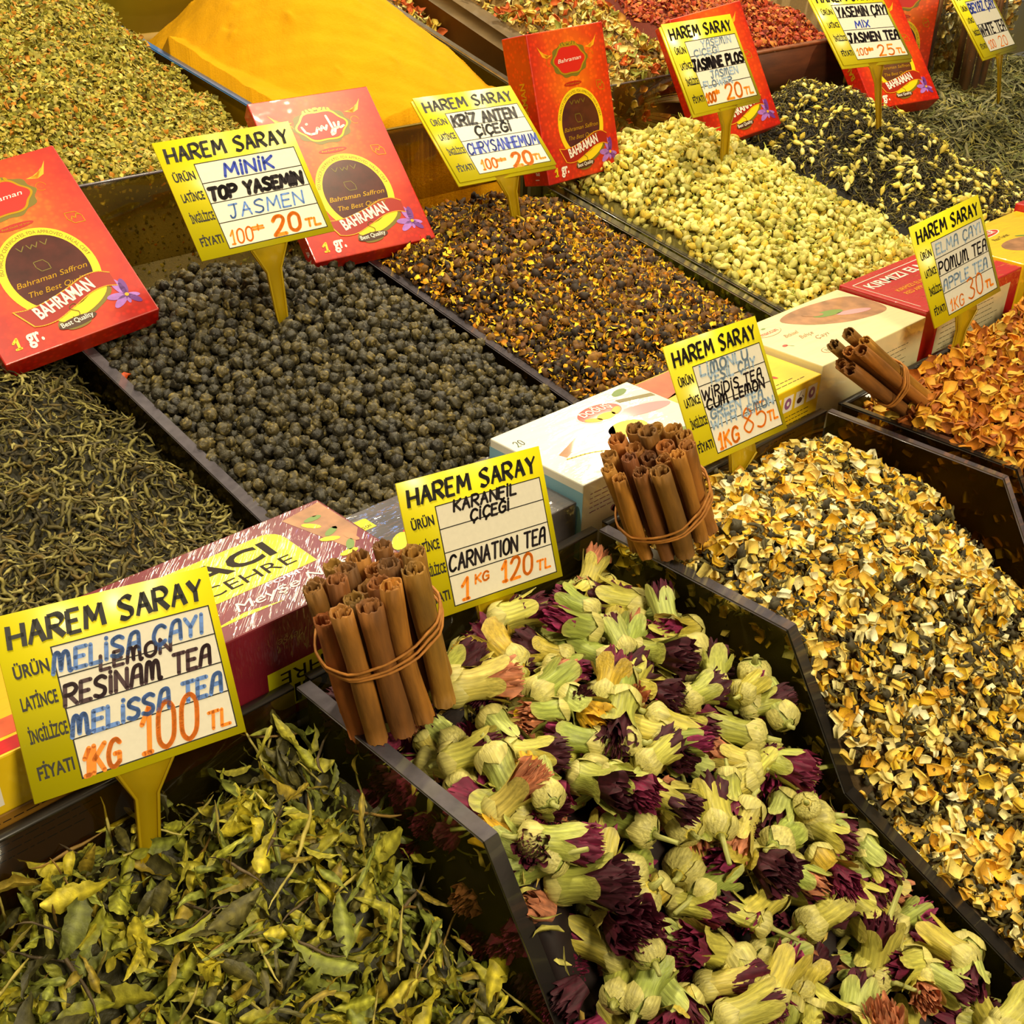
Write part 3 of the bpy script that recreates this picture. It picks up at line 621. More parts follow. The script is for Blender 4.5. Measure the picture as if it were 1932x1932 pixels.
m_ye = cellmat('yellow_wrap', (240, 200, 20), 0.45); m_redw = cellmat('red_wrap', (196, 20, 26), 0.7); m_greyw = cellmat('grey_wrap', (84, 78, 80), 0.9, noise=0.3, nscale=40)
m_limey = mat('lime_print', (226, 222, 20), 0.5, coat=.35, crough=0.08, cbump=0.8, cscale=(12, 130, 12), crot=-.785); m_ink = mat('ink_dark', (44, 34, 26), 0.6, spec=0.2); m_pur = mat('purple_print', (150, 90, 140), 0.45, coat=.6); m_org = mat('orange_print', (226, 96, 50), 0.45, coat=.8, noise=.2, nscale=90)
m_grn = mat('green_print', (110, 140, 60), 0.45, coat=.6); m_blue = mat('pale_blue_print', (140, 190, 216), 0.45, coat=.6); m_tan = mat('tan_print', (170, 120, 80), .45, coat=.8, noise=.3, nscale=70); m_pink = mat('pink_print', (222, 150, 160), .45, coat=.8)
A = 'printed_artwork'
# stack at the left
Z1 = at(0, 1429, 1, .487)[2]
t, T, Fr, Lf, W, Dp, H = tea_box(-.06, .196, .487, .585, Z1 - .036, Z1, 'yellow tea box with barcode, topmost of the stack at the left edge', m_ye, group='stacked boxes at the left edge')
T.poly(A, m_org, [(.0, .02), (.24, .012), (.24, .026), (.0, .036)], 1); T.poly(A, m_redw, [(.0, .006), (.24, .0), (.24, .010), (.0, .016)], 1)
Fr.rect(A, m_wht, .135, .006, .178, .030, 1)
xx = .138
while xx < .174:
    l = random.choice((.0005, .0008, .0014)); Fr.rect('barcode', m_ink, xx, .006, xx + l, .023, 2); xx += l + random.choice((.0007, .0012))
Fr.font('digits', m_ink, '8 690105 0105', .137, .0245, .038, .004, 0, 2)
lines_of_text(Fr, 'small_print', m_ink, .01, .026, .11, 5, .0045, .0008); T.done(); Fr.done()
m_brn = mat('brown_card', (150, 106, 34), .5, coat=.4)
t, T, Fr, Lf, W, Dp, H = tea_box(-.06, .198, .488, .586, Z1 - .080, Z1 - .0365, 'brown yellow tea box with small print, second of the stack at the left edge', m_brn, group='stacked boxes at the left edge')
lines_of_text(Fr, 'small_print', m_ink, .06, .034, .08, 6, .005, .0007); lines_of_text(Fr, 'small_print', m_ink, .16, .038, .07, 6, .005, .0007); Fr.done()
t, T, Fr, Lf, W, Dp, H = tea_box(-.06, .199, .489, .587, Z1 - .152, Z1 - .0805, 'dark red box with a pale line, lowest of the stack at the left edge', mat('dark_red_card', (130, 22, 8), .45, coat=.5), group='stacked boxes at the left edge')
Fr.rect(A, mat('pale_line', (170, 150, 120), .4), 0, .046, W, .0475, 1); Fr.done()
# maroon box
t, T, Fr, Lf, W, Dp, H = tea_box(.203, .388, .489, .588, -.034, .043, 'maroon wrapped tea box with yellow ACI CEHRE label', m_maroon)
def leaf(D, x0, y0, x1, y1, m, r=.012, lv=1, flip=False):
    P = [(x0, y1), (x1 - r, y1)] + [(x1 - r + r * math.sin(a), y1 - r + r * math.cos(a)) for a in np.linspace(.2, 1.57, 5)] + [(x1, y0), (x0 + r, y0)] + [(x0 + r - r * math.sin(a), y0 + r - r * math.cos(a)) for a in np.linspace(.2, 1.57, 5)]
    D.poly('label', m, P, lv)
leaf(T, .058, .036, .140, .084, m_limey)
T.font('label_lettering', m_ink, 'ACI', .068, .060, .058, .017, 0, 2, .03); T.font('label_lettering', m_ink, 'CEHRE', .066, .043, .064, .011, 0, 2)
T.font('white_lettering', m_wht, 'Meyşe Nefsi', .072, .020, .085, .009, 0, 2, 0, .35); T.font('white_lettering', m_wht, 'NEW', .035, .060, .014, .006, .1, 2, .02); T.font('fine_lettering', m_pink, 'FORM', .10, .031, .03, .004, 0, 2)
T.ell(A, m_org, .032, .075, .016, .008, 1, 20); T.ell(A, m_redw, .030, .030, .014, .010, 1, 20); T.ell(A, m_ink, .044, .030, .006, .004, 2, 20)
T.poly(A, m_limey, [(.045, .014), (.075, .018), (.10, .013), (.075, .014)], 1)
T.poly(A, m_tan, [(.15, .09), (.183, .095), (.183, .05), (.165, .03)], 1)
for k in range(9): T.ell(A, (m_limey, m_grn, m_tan)[k % 3], .158 + .006 * (k % 3) + .003, .03 + .007 * k, .007, .0028, 2, 10, k * .9)
leaf(Fr, .075, .008, .150, .040, m_limey)
def upside(p): return (0, 0)
Fr.font('label_lettering', m_ink, 'CEHRE', .138, .036, .054, .010, math.pi, 2); Fr.font('label_lettering', m_ink, 'ACI', .138, .023, .045, .013, math.pi, 2, .03)
Fr.font('white_lettering', m_tan, 'Meyşe', .105, .062, .02, .006, math.pi, 2, 0, .3); T.done(); Fr.done()
# grey dark box
t, T, Fr, Lf, W, Dp, H = tea_box(.391, .552, .493, .590, -.034, .018, 'low dark grey wrapped tea box with small yellow label', m_greyw)
leaf(T, .012, .072, .030, .086, m_limey, .002); T.font('fine_lettering', m_ink, 'ACI ÇAY', .018, .074, .010, .003, 0, 2)
T.poly(A, m_redw, [(.02, .02), (.06, .012), (.07, .05), (.04, .055)], 1); T.ell(A, m_limey, .03, .045, .012, .006, 2, 14, .7); T.ell(A, m_limey, .012, .03, .010, .005, 2, 14, 1.9); T.ell(A, m_pink, .05, .032, .012, .005, 2, 14, .4); T.done()
# white box with red oval
t, T, Fr, Lf, W, Dp, H = tea_box(.5535, .716, .489, .590, -.034, .033, 'glossy white tea box with red oval emblem DOGUS', m_white)
T.ell(A, m_wht, .098, .074, .025, .0145, 2, 40); T.ell(A, mat('emblem_red', (206, 46, 26), .4, coat=.8), .098, .074, .0232, .0128, 3, 40)
T.font('emblem_lettering', m_wht, 'DOĞUŞ', .081, .0755, .034, .0075, 0, 5, .02)
T.ell(A, m_yel, .098, .0665, .010, .005, 4, 20); T.ell(A, m_spk, .084, .0675, .008, .0035, 4, 16, -.5); T.ell(A, m_spk, .112, .0685, .008, .0035, 4, 16, .5)
T.poly(A, m_tan, [(.02, .045), (.075, .066), (.080, .060), (.022, .038)], 1); T.poly(A, m_oli, [(.125, .082), (.16, .072), (.16, .066), (.125, .076)], 1)
T.ell(A, m_grn, .140, .090, .010, .0045, 1, 16, .2); T.ell(A, m_pur, .082, .048, .018, .004, 1, 20, .9); T.ell(A, m_pink, .13, .056, .03, .008, 1, 24, -.2); T.ell(A, m_yel, .095, .040, .02, .012, 1, 24)
for k in range(7): T.ell(A, (m_org, m_tan, m_grn, m_org)[k % 4], .035 + .015 * k, .012 + .006 * math.sin(k * 2), .014, .006, 1 + k % 3, 14, k)
T.line(A, m_yel, [(.02, .036), (.045, .03), (.075, .012)], .0012, 3, True); T.hand('pen_marks', m_grn, '20', .006, .075, .008, .008, .0006, 3)
lines_of_text(Fr, 'small_print', m_pur, .008, .056, .05, 5, .004, .0007); Fr.line(A, m_pur, [(.035, .035), (.045, .025), (.04, .01), (.055, .0)], .005, 1, True); Fr.line(A, m_pur, [(.075, .045), (.085, .03), (.078, .012)], .004, 1, True)
Lf.rect(A, m_blue, 0, .002, Dp, .060, 1); T.done(); Fr.done(); Lf.done()
# yellow box with pictograms
t, T, Fr, Lf, W, Dp, H = tea_box(.7185, .866, .489, .586, -.034, .030, 'yellow tea box with four small pictograms on its front', m_ye)
T.poly(A, m_org, [(.0, .095), (.0, .058), (.05, .07), (.08, .05), (.11, .062), (.12, .04), (.06, .035), (.03, .06), (.05, .095)], 1)
for k in range(8): T.ell(A, (m_redw, m_org, m_tan)[k % 3], .08 + .008 * (k % 4), .022 + .007 * (k // 2), .010, .003, 2, 14, k * .7)
T.hand('pen_marks', m_ink, 'ÇaY', .11, .072, .02, .008, .0006, 3); lines_of_text(T, 'small_print', m_ink, .06, .012, .07, 2, .005, .0008)
for k in range(4):
    x = .072 + k * .0185; Fr.rect(A, m_wht, x, .042, x + .0145, .0575, 1)
    if k % 2: Fr.ell(A, m_pur, x + .007, .050, .005, .0055, 2, 16); Fr.ell(A, m_wht, x + .007, .050, .002, .0022, 3, 12)
    else: Fr.ell(A, m_pill, x + .0065, .048, .004, .003, 2, 16); Fr.line(A, m_pill, [(x + .010, .048), (x + .0125, .050), (x + .010, .052)], .0007, 2); Fr.line(A, m_pill, [(x + .005, .052), (x + .008, .056)], .0007, 2)
lines_of_text(Fr, 'small_print', m_ink, .072, .036, .070, 3, .0042, .0008); lines_of_text(Fr, 'small_print', m_ink, .072, .020, .055, 2, .0042, .0008); lines_of_text(Fr, 'small_print', m_ink, .072, .009, .065, 2, .0042, .0008)
T.done(); Fr.done()
# cream box
t, T, Fr, Lf, W, Dp, H = tea_box(.869, 1.052, .491, .594, -.034, .036, 'cream tea box with a sleeping figure picture and oval logo', m_cream)
T.ell(A, m_tan, .028, .080, .0185, .0085, 1, 32); T.ell(A, m_cream, .028, .080, .0178, .0079, 2, 32); T.font('logo_lettering', mat('logo_red', (176, 50, 40), .45), 'maccun', .015, .0765, .026, .006, 0, 3, .01); T.ell(A, m_grn, .031, .0875, .003, .0015, 3, 10)
for i, s_ in enumerate(('Bitkisel', 'Bahçe', 'Çayı')): T.font('script_lettering', m_tan, s_, .030 + .010 * i, .060 - .0105 * i, .020, .006, 0, 2, 0, .5)
T.poly(A, m_tan, smooth_pts([(.06, .088), (.085, .096), (.13, .094), (.175, .082), (.18, .05), (.165, .036), (.12, .042), (.09, .055), (.07, .07), (.06, .088)]), 1)
T.ell(A, m_grn, .115, .07, .020, .006, 2, 20, -.2); T.ell(A, m_pink, .14, .056, .022, .005, 2, 20, -.3); T.ell(A, m_tan, .10, .078, .012, .005, 3, 16, -.5)
T.ell(A, mat('rose_red', (186, 60, 50), .45), .013, .050, .0035, .002, 2, 12); T.line(A, m_grn, [(.0145, .050), (.019, .044)], .0006, 2); T.ell(A, m_tan, .036, .018, .009, .0055, 1, 22); T.ell(A, m_cream, .036, .018, .008, .0047, 2, 22); T.hand('fine_lettering', m_ink, 'BB', .032, .016, .008, .004, .0004, 3)
lines_of_text(Fr, 'small_print', m_ink, .095, .050, .06, 5, .005, .0006); T.done(); Fr.done()
# red box
t, T, Fr, Lf, W, Dp, H = tea_box(1.055, 1.262, .493, .594, -.034, .040, 'red wrapped tea box reading KIRMIZI ELMA, behind the APPLE TEA sign', m_redw)
T.line(A, m_wht, [(.008, .012), (.008, .090), (.20, .090)], .0010, 1); T.font('white_lettering', m_wht, 'KIRMIZI ELMA', .016, .070, .13, .013, 0, 2, .02); T.font('gold_lettering', m_spk, 'KIRMIZI ELMA ÇAYI', .03, .048, .085, .006, 0, 2); T.font('gold_lettering', m_spk, 'RED APPLE TEA', .03, .038, .06, .006, 0, 2)
T.ell(A, m_org, .14, .045, .03, .02, 1, 24); Fr.rect(A, m_cream, .03, .004, .185, .062, 1); Fr.rect(A, m_dred, 0, .0, .025, .07, 1); lines_of_text(Fr, 'small_print', m_ink, .04, .052, .13, 7, .006, .0007); T.done(); Fr.done()
# yellow box right
t, T, Fr, Lf, W, Dp, H = tea_box(1.265, 1.46, .493, .596, -.034, .042, 'bright yellow tea box with red CAYKUR badge at the right edge', m_ye)
T.ell(A, m_wht, .068, .080, .031, .0085, 1, 30); T.ell(A, MATS['emblem_red'], .068, .080, .029, .0072, 2, 30); T.poly(A, MATS['emblem_red'], [(.045, .086), (.055, .095), (.068, .088), (.08, .096), (.078, .084)], 2); T.font('badge_lettering', m_wht, 'ÇAYKUR', .047, .0765, .042, .0075, 0, 4, .02)
T.font('small_lettering', m_ink, 'Rize Turist', .055, .060, .035, .006, 0, 2); T.ell(A, m_tan, .085, .03, .05, .02, 1, 24, -.2); T.ell(A, m_org, .13, .03, .03, .008, 2, 24, -.2); T.ell(A, m_grn, .10, .05, .01, .002, 2, 12, -.5)
lines_of_text(Fr, 'small_print', m_ink, .02, .050, .15, 6, .006, .0007); Fr.line(A, MATS['emblem_red'], [(.012, .07), (.02, .04), (.016, .02), (.022, .005)], .0012, 1, True); T.done(); Fr.done()
t, T, Fr, Lf, W, Dp, H = tea_box(1.463, 1.66, .497, .600, -.034, .050, 'pinkish red wrapped tea box, last on the right of the ledge', m_redw)
T.line(A, m_wht, [(.004, .01), (.19, .01)], .001, 1); T.done()

# ------------------------------------------------------------------ cinnamon bundles
m_cin = mat('cinnamon_bark', (150, 92, 34), 0.75, noise=0.45, nscale=70, stretch=(1, 1, .25), bump=0.5, bscale=260, attr=True)
m_raf = mat('raffia_tie', (180, 116, 44), 0.7, noise=0.2, nscale=200)
def stick_geo(L, r, turns, seed):
    g = np.random.default_rng(seed); n = 44; th = .0009; out = []; inn = []
    # double scroll: curls inwards from both ends
    for i in range(n + 1):
        s = i / n; a = (s - .5) * 2 * math.pi * turns; e = abs(s - .5) * 2
        rr = r * (1 - .62 * max(0, e - .42) / .58) if True else r
        c_ = np.array([0, 0]) + (np.array([r * .30, 0]) * max(0, (e - .6) / .4) * (1 if s > .5 else -1))
        out.append(c_ + rr * np.array([math.cos(a), math.sin(a)])); inn.append(c_ + (rr - th) * np.array([math.cos(a), math.sin(a)]))
    ring = np.array(out + inn[::-1]); m = len(ring); nl = 9; V = []; col = []
    bend = g.normal(0, .0012, 2); base = np.array([142, 88, 26]) * g.uniform(.8, 1.1) + [g.uniform(-8, 8), g.uniform(-8, 10), 0]
    for k in range(nl):
        t = k / (nl - 1); sc = 1 + .05 * math.sin(t * 7 + seed) + g.normal(0, .012)
        off = bend * math.sin(t * math.pi)
        P = ring * sc + off; end = (g.normal(0, .0008, m) if k in (0, nl - 1) else np.zeros(m))
        V.append(np.column_stack([P, np.full(m, t * L) + end]))
    V = np.concatenate(V); Q = [(k * m + j, k * m + (j + 1) % m, (k + 1) * m + (j + 1) % m, (k + 1) * m + j) for k in range(nl - 1) for j in range(m)]
    h = n + 1
    for k0 in (0, (nl - 1) * m):
        Q += [(k0 + j, k0 + j + 1, k0 + m - 2 - j, k0 + m - 1 - j) for j in range(h - 1)]
    cl = np.broadcast_to(s2l(np.clip(base, 0, 255)), (len(V), 3)) * g.uniform(.85, 1.1, (len(V), 1))
    return V, Q, cl
def bundle(base, top, R, sr, n, tie_t, label, seed, L, splay=.10):
    base = np.array(base); L = float(np.linalg.norm(np.array(top) - base)) * 1.10; ax = uw(np.array(top) - base); xx = uw(np.cross([0, 1, 0], ax)); yy = np.cross(ax, xx)
    M = M44(xx, yy, ax, base); t = thing('cinnamon_bundle', label, 'cinnamon bundle', 'tied cinnamon bundles', mtx=M)
    g = np.random.default_rng(seed); pts = []
    rows = [(0, 1), (1, 6), (2, 12)] if n > 13 else [(0, 1), (1, 6), (1.9, 9)]
    cand = [(k * sr * 2.02, 2 * math.pi * (j + .5 * k) / c_) for k, c_ in rows for j in range(c_)]
    cand = [(r_, a) for r_, a in cand if r_ + sr < R * 1.15]
    for i, (r_, a) in enumerate(cand):
        p = np.array([r_ * math.cos(a), r_ * math.sin(a)]) + g.normal(0, sr * .12, 2)
        rr = sr * g.uniform(.78, 1.08); ll = L * g.uniform(.92, 1.04)
        V, Q, cl = stick_geo(ll, rr, g.uniform(1.5, 1.9), seed * 50 + i)
        th = g.uniform(0, 6.28); ct, s_ = math.cos(th), math.sin(th); V[:, :2] = V[:, :2] @ np.array([[ct, s_], [-s_, ct]])
        z = V[:, 2] / L - tie_t; tw = 1 + splay * (z ** 2) * 4 * .5 + splay * z * .8; V[:, 0] += p[0] * tw; V[:, 1] += p[1] * tw; V[:, 2] += g.normal(0, .003)
        me = mesh_from('cinnamon_stick', V, Q, None, m_cin, cl, False); part('cinnamon_stick', me, t); pts.append(p)
    b = MB(); P_ = np.array(pts)
    for s_ in range(3):
        ring = []
        bs = np.linspace(0, 2 * math.pi, 48, endpoint=False); hb = np.array([(P_ @ np.array([math.cos(q), math.sin(q)])).max() for q in bs]) + sr * 1.18
        for j in range(41):
            a = 2 * math.pi * j / 40; d = np.array([math.cos(a), math.sin(a)]); cs = np.cos(a - bs); r_ = (hb[cs > .2] / cs[cs > .2]).min()
            ring.append((d[0] * r_, d[1] * r_, tie_t * L + .0022 * s_ + .0022 * math.sin(a * 1 + s_ * 1.1) + .006 * math.cos(a)))
        b.tube(ring, .0009, 5, False)
    part('raffia_tie', b.mesh('raffia_tie', m_raf, True), t, 'thin tan raffia tied round the sticks')
def bpos(px, py, y): return tuple(at(px, py, 1, y))
bundle(bpos(748, 1325, .420), bpos(690, 1110, .428), .033, .0071, 16, .60, 'left cinnamon bundle, leaning between maroon box and carnation buds', 3, 0, .02)
bundle(bpos(1268, 1000, .425), bpos(1225, 862, .432), .031, .0067, 16, .36, 'middle cinnamon bundle, in front of the white tea box', 5, 0, .02)
bundle(bpos(1728, 764, .425), bpos(1612, 668, .440), .026, .0062, 15, .42, 'right cinnamon bundle, leaning from dried apple pieces to cream box', 8, 0, .10)

# ------------------------------------------------------------------ heaps
class Heap:
    def __init__(s, x0, x1, ys, rows, noise=.004, seed=0, nf=1.0):
        s.x0, s.x1, s.ys, s.rows = x0, x1, np.array(ys), np.array(rows, float); s.noise = noise; s.nf = nf
        g = np.random.default_rng(seed); s.k = g.uniform(25, 90, (7, 2)) * nf * g.choice([-1, 1], (7, 2)); s.p = g.uniform(0, 6.28, 7)
    def z(s, x, y):
        u = (x - s.x0) / (s.x1 - s.x0); L, Cc, R_ = (np.interp(y, s.ys, s.rows[:, i]) for i in range(3))
        z = L * 2 * (u - .5) * (u - 1) + Cc * -4 * u * (u - 1) + R_ * 2 * u * (u - .5)
        for (kx, ky), p in zip(s.k, s.p): z = z + s.noise * .4 * np.sin(kx * x + ky * y + p)
        return z
    def nrm(s, x, y):
        e = .003; zx = (s.z(x + e, y) - s.z(x - e, y)) / (2 * e); zy = (s.z(x, y + e) - s.z(x, y - e)) / (2 * e)
        n = np.column_stack([-zx, -zy, np.ones_like(zx)]); return n / np.linalg.norm(n, axis=1)[:, None]
    def base_mesh(s, name, m, drop=.006, nx=40, ny=50, bottom=-.28):
        xs = np.linspace(s.x0, s.x1, nx); ys = np.linspace(s.ys[0], s.ys[-1], ny); X, Y = np.meshgrid(xs, ys); Z = s.z(X, Y) - drop
        V = np.column_stack([X.ravel(), Y.ravel(), Z.ravel()]); Q = [(j * nx + i, j * nx + i + 1, (j + 1) * nx + i + 1, (j + 1) * nx + i) for j in range(ny - 1) for i in range(nx - 1)]
        rim = [i for i in range(nx)] + [j * nx + nx - 1 for j in range(1, ny)] + [(ny - 1) * nx + i for i in range(nx - 2, -1, -1)] + [j * nx for j in range(ny - 2, 0, -1)]
        n0 = len(V); VB = V[rim].copy(); VB[:, 2] = bottom; V = np.vstack([V, VB]); k = len(rim)
        Q += [(rim[i], n0 + i, n0 + (i + 1) % k, rim[(i + 1) % k]) for i in range(k)]
        return V, Q
def spots(h, sp, jit=.35, x0=None, x1=None, y0=None, y1=None):
    a0, a1 = (h.x0 if x0 is None else x0) + sp * .35, (h.x1 if x1 is None else x1) - sp * .35; b0, b1 = (h.ys[0] if y0 is None else y0) + sp * .3, (h.ys[-1] if y1 is None else y1) - sp * .3
    xs, ys = [], []; r = 0; y = b0
    while y < b1:
        x = a0 + (sp / 2 if r % 2 else 0)
        while x < a1: xs.append(x); ys.append(y); x += sp
        y += sp * .866; r += 1
    xs, ys = np.array(xs), np.array(ys); xs = np.clip(xs + rng.uniform(-jit, jit, len(xs)) * sp, a0 - sp * .1, a1 + sp * .1); ys = np.clip(ys + rng.uniform(-jit, jit, len(ys)) * sp, b0, b1)
    return xs, ys
def rots(n, N_, tilt, spin=None):
    """rotation matrices with local z near the normals N_"""
    z = N_ + rng.normal(0, tilt, (n, 3)); z /= np.linalg.norm(z, axis=1)[:, None]
    a = rng.normal(0, 1, (n, 3)) if spin is None else np.asarray(spin) + rng.normal(0, .35, (n, 3))
    x = a - z * (a * z).sum(1)[:, None]; x /= np.linalg.norm(x, axis=1)[:, None]; y = np.cross(z, x)
    return np.stack([x, y, z], axis=2)
def fill(kind, h, protos, layers, material, base_mat, label, group, cat, name, heap_name, heap_label, n_ind=300, smooth=False, base_drop=.006, side='', side_sp=.012, side_depth=.10, margin=260, base=True, base_col=(60, 45, 20)):
    """layers: (spacing, lift, tilt, scale lo, scale hi, proto weights or None, jitter z)"""
    P, R_, S, K, TOP = [], [], [], [], []
    for li, (sp, lift, tilt, s0, s1, wts, jz) in enumerate(layers):
        xs, ys = spots(h, sp); z = h.z(xs, ys); N_ = h.nrm(xs, ys); n = len(xs)
        pts = np.column_stack([xs, ys, z]) + N_ * (lift + rng.normal(0, jz, n))[:, None]
        px, py, d = project(pts); keep = (d > .1) & (px > -margin) & (px < 1932 + margin) & (py > -margin) & (py < 1932 + margin)
        pts, N_ = pts[keep], N_[keep]; n = len(pts)
        w_ = np.ones(len(protos)) if wts is None else np.array(wts, float); w_ /= w_.sum()
        P.append(pts); R_.append(rots(n, N_, tilt)); S.append(rng.uniform(s0, s1, n)); K.append(rng.choice(len(protos), n, p=w_)); TOP.append(np.full(n, li == len(layers) - 1))
    for sd in side:
        a = np.arange(h.ys[0], h.ys[-1], side_sp) if sd == 'x' else np.arange(h.x0, h.x1, side_sp); v = np.arange(.002, side_depth, side_sp * .8); A_, B_ = np.meshgrid(a, v); A_ = A_.ravel() + rng.uniform(-.4, .4, A_.size) * side_sp; B_ = B_.ravel() + rng.uniform(-.4, .4, A_.size) * side_sp
        if sd == 'x': pts = np.column_stack([np.full(len(A_), h.x0 + .0015), A_, h.z(np.full(len(A_), h.x0), A_) - B_]); nn = np.tile([-1.0, 0, 0], (len(A_), 1))
        else: pts = np.column_stack([A_, np.full(len(A_), h.ys[0] + .001), h.z(A_, np.full(len(A_), h.ys[0])) - B_]); nn = np.tile([0, -1.0, 0], (len(A_), 1))
        n = len(pts); li = layers[-1]; w_ = np.ones(len(protos)) if li[5] is None else np.array(li[5], float); w_ /= w_.sum()
        P.append(pts); R_.append(rots(n, nn, .15)); S.append(rng.uniform(li[3], li[4], n)); K.append(rng.choice(len(protos), n, p=w_)); TOP.append(np.zeros(n, bool))
    P = np.concatenate(P); R_ = np.concatenate(R_); S = np.concatenate(S); K = np.concatenate(K); TOP = np.concatenate(TOP)
    px, py, d = project(P); inside = TOP & (px > 12) & (px < 1920) & (py > 12) & (py < 1920); sizes = np.array([p.get('size', 1) for p in protos])[K] * S / d
    order = np.argsort(-np.where(inside, sizes, 0)); ind = order[:min(n_ind, int(inside.sum()))]
    cols = [p.get('pal') for p in protos]; isind = np.zeros(len(P), bool); isind[ind] = True
    cache = {}
    for i in ind:
        p = protos[K[i]]; key = (K[i], int(rng.integers(4)))
        if key not in cache:
            cc = p['col'] if p.get('pal') is None else p['col'] * s2l(p['pal'][rng.integers(len(p['pal']))])
            nm, lb, ct, gp = p.get('id', (name, label, cat, group))
            me = mesh_from(nm, p['V'], p.get('Q'), p.get('T'), material, cc, smooth)
            o = bpy.data.objects.new(nm, me); o['label'] = lb; o['category'] = ct; o['group'] = gp; cache[key] = o
        o = cache[key].copy(); C.objects.link(o)
        u_ = (P[i][0] - h.x0) / (h.x1 - h.x0); v_ = (P[i][1] - h.ys[0]) / (h.ys[-1] - h.ys[0])
        zn = ('front', 'central', 'back')[min(2, int(v_ * 3))] + ' ' + ('left', 'middle', 'right')[min(2, max(0, int(u_ * 3)))] + ' part'
        o['label'] = o['label'] + ', ' + zn; o['group'] = o['group'] + ', ' + zn
        R = R_[i] * S[i]; o.matrix_world = Matrix(((*R[0], P[i][0]), (*R[1], P[i][1]), (*R[2], P[i][2]), (0, 0, 0, 1)))
    for o in cache.values(): bpy.data.objects.remove(o)
    VV, QQ, TT, CC = [], [], [], []; off = 0
    if base:
        V, Q = h.base_mesh(heap_name, base_mat, base_drop); VV.append(V); QQ.append(np.array(Q)); CC.append(np.broadcast_to(s2l(base_col), (len(V), 3))); off = len(V)
    for k, p in enumerate(protos):
        m = (K == k) & ~isind; n = int(m.sum())
        if not n: continue
        V = np.einsum('nij,vj->nvi', R_[m] * S[m][:, None, None], p['V']) + P[m][:, None, :]; nv = len(p['V'])
        if p.get('pal') is None: cc = np.broadcast_to(p['col'], (n, nv, 3))
        else:
            pl = s2l(np.array(p['pal']))[rng.integers(len(p['pal']), size=n)] * rng.uniform(.8, 1.2, (n, 1)); cc = p['col'][None] * pl[:, None, :]
        o_ = off + np.arange(n) * nv
        if p.get('Q') is not None and len(p['Q']): QQ.append((np.asarray(p['Q'])[None] + o_[:, None, None]).reshape(-1, 4))
        if p.get('T') is not None and len(p['T']): TT.append((np.asarray(p['T'])[None] + o_[:, None, None]).reshape(-1, 3))
        VV.append(V.reshape(-1, 3)); CC.append(cc.reshape(-1, 3)); off += n * nv
    me = mesh_from(heap_name, np.concatenate(VV), np.concatenate(QQ) if QQ else None, np.concatenate(TT) if TT else None, material, np.concatenate(CC), smooth)
    thing(heap_name, heap_label, 'heap', None, me=me, kind='stuff')

# ---- piece shapes (unit metres)
def W_(n): return np.ones((n, 3))
def shade(V, lo=.8, hi=1.15, f=900): return np.random.default_rng(len(V)).uniform(lo, hi, (len(V), 1)) * np.ones((1, 3))
def p_twist(L, r, seed, k=4, n=8, curl=1.0, flat=.6):
    g = np.random.default_rng(seed); t = np.linspace(0, 1, n); a = np.cumsum(g.normal(0, .45 * curl, n)) + t * g.normal(0, 1.2 * curl); st = L / n
    x = np.cumsum(np.cos(a)) * st; y = np.cumsum(np.sin(a)) * st; z = np.cumsum(g.normal(0, .16 * curl, n)) * st
    P = np.column_stack([x - x.mean(), y - y.mean(), z - z.mean()]); R = r * (np.sin(np.pi * (t * .86 + .07)) ** .7) * g.uniform(.7, 1.3, n)
    V, Q, T = tube_geo(P, R, k, False, flat); c_ = np.repeat(g.uniform(.65, 1.3, n), k)[:, None] * g.uniform(.8, 1.2, (n * k, 1)) * np.ones((1, 3))
    return dict(V=V, Q=np.array(Q), col=c_, size=L)
def p_chip(a, b_, c_, seed, warp=.25, curl=0.0):
    g = np.random.default_rng(seed); nx, ny = 3, 3; V = []
    for s in (-1, 1):
        for j in range(ny):
            for i in range(nx):
                x, y = (i / 2 - .5) * a, (j / 2 - .5) * b_; V.append((x, y, s * c_ / 2 + curl * (x * x + .4 * x * y) / a))
    V = np.array(V); sh = g.normal(0, .12, (2, 2)) + np.diag(g.uniform(.75, 1.15, 2)); V[:, :2] = V[:, :2] @ sh; mid = [1, 3, 5, 7, 10, 12, 14, 16]; V[mid, :2] *= g.uniform(1.0, 1.14, (8, 1)); V[:, :2] *= 1 + V[:, :1] / a * g.uniform(-.5, .5)
    V = V + g.normal(0, warp, (18, 3)) * [a * .12, b_ * .12, c_ * .35]
    Q = [(j * 3 + i, j * 3 + i + 1, (j + 1) * 3 + i + 1, (j + 1) * 3 + i) for j in range(2) for i in range(2)]; Q += [tuple(9 + q for q in reversed(f)) for f in Q]
    rim = [0, 1, 2, 5, 8, 7, 6, 3]; Q += [(rim[i], rim[(i + 1) % 8], 9 + rim[(i + 1) % 8], 9 + rim[i]) for i in range(8)]
    return dict(V=V, Q=np.array(Q), col=g.uniform(.85, 1.15, (18, 1)) * np.ones((1, 3)), size=max(a, b_))
def p_flake(a, b_, seed, curl=.3):
    g = np.random.default_rng(seed); V = np.array([(-a / 2, -b_ / 2, 0), (a / 2, -b_ / 2, 0), (a / 2, b_ / 2, 0), (-a / 2, b_ / 2, 0), (0, 0, a * curl)]) + g.normal(0, .15, (5, 3)) * [a, b_, a * .4]
    return dict(V=V, Q=None, T=np.array([(0, 1, 4), (1, 2, 4), (2, 3, 4), (3, 0, 4)]), col=g.uniform(.8, 1.2, (5, 1)) * np.ones((1, 3)), size=a)
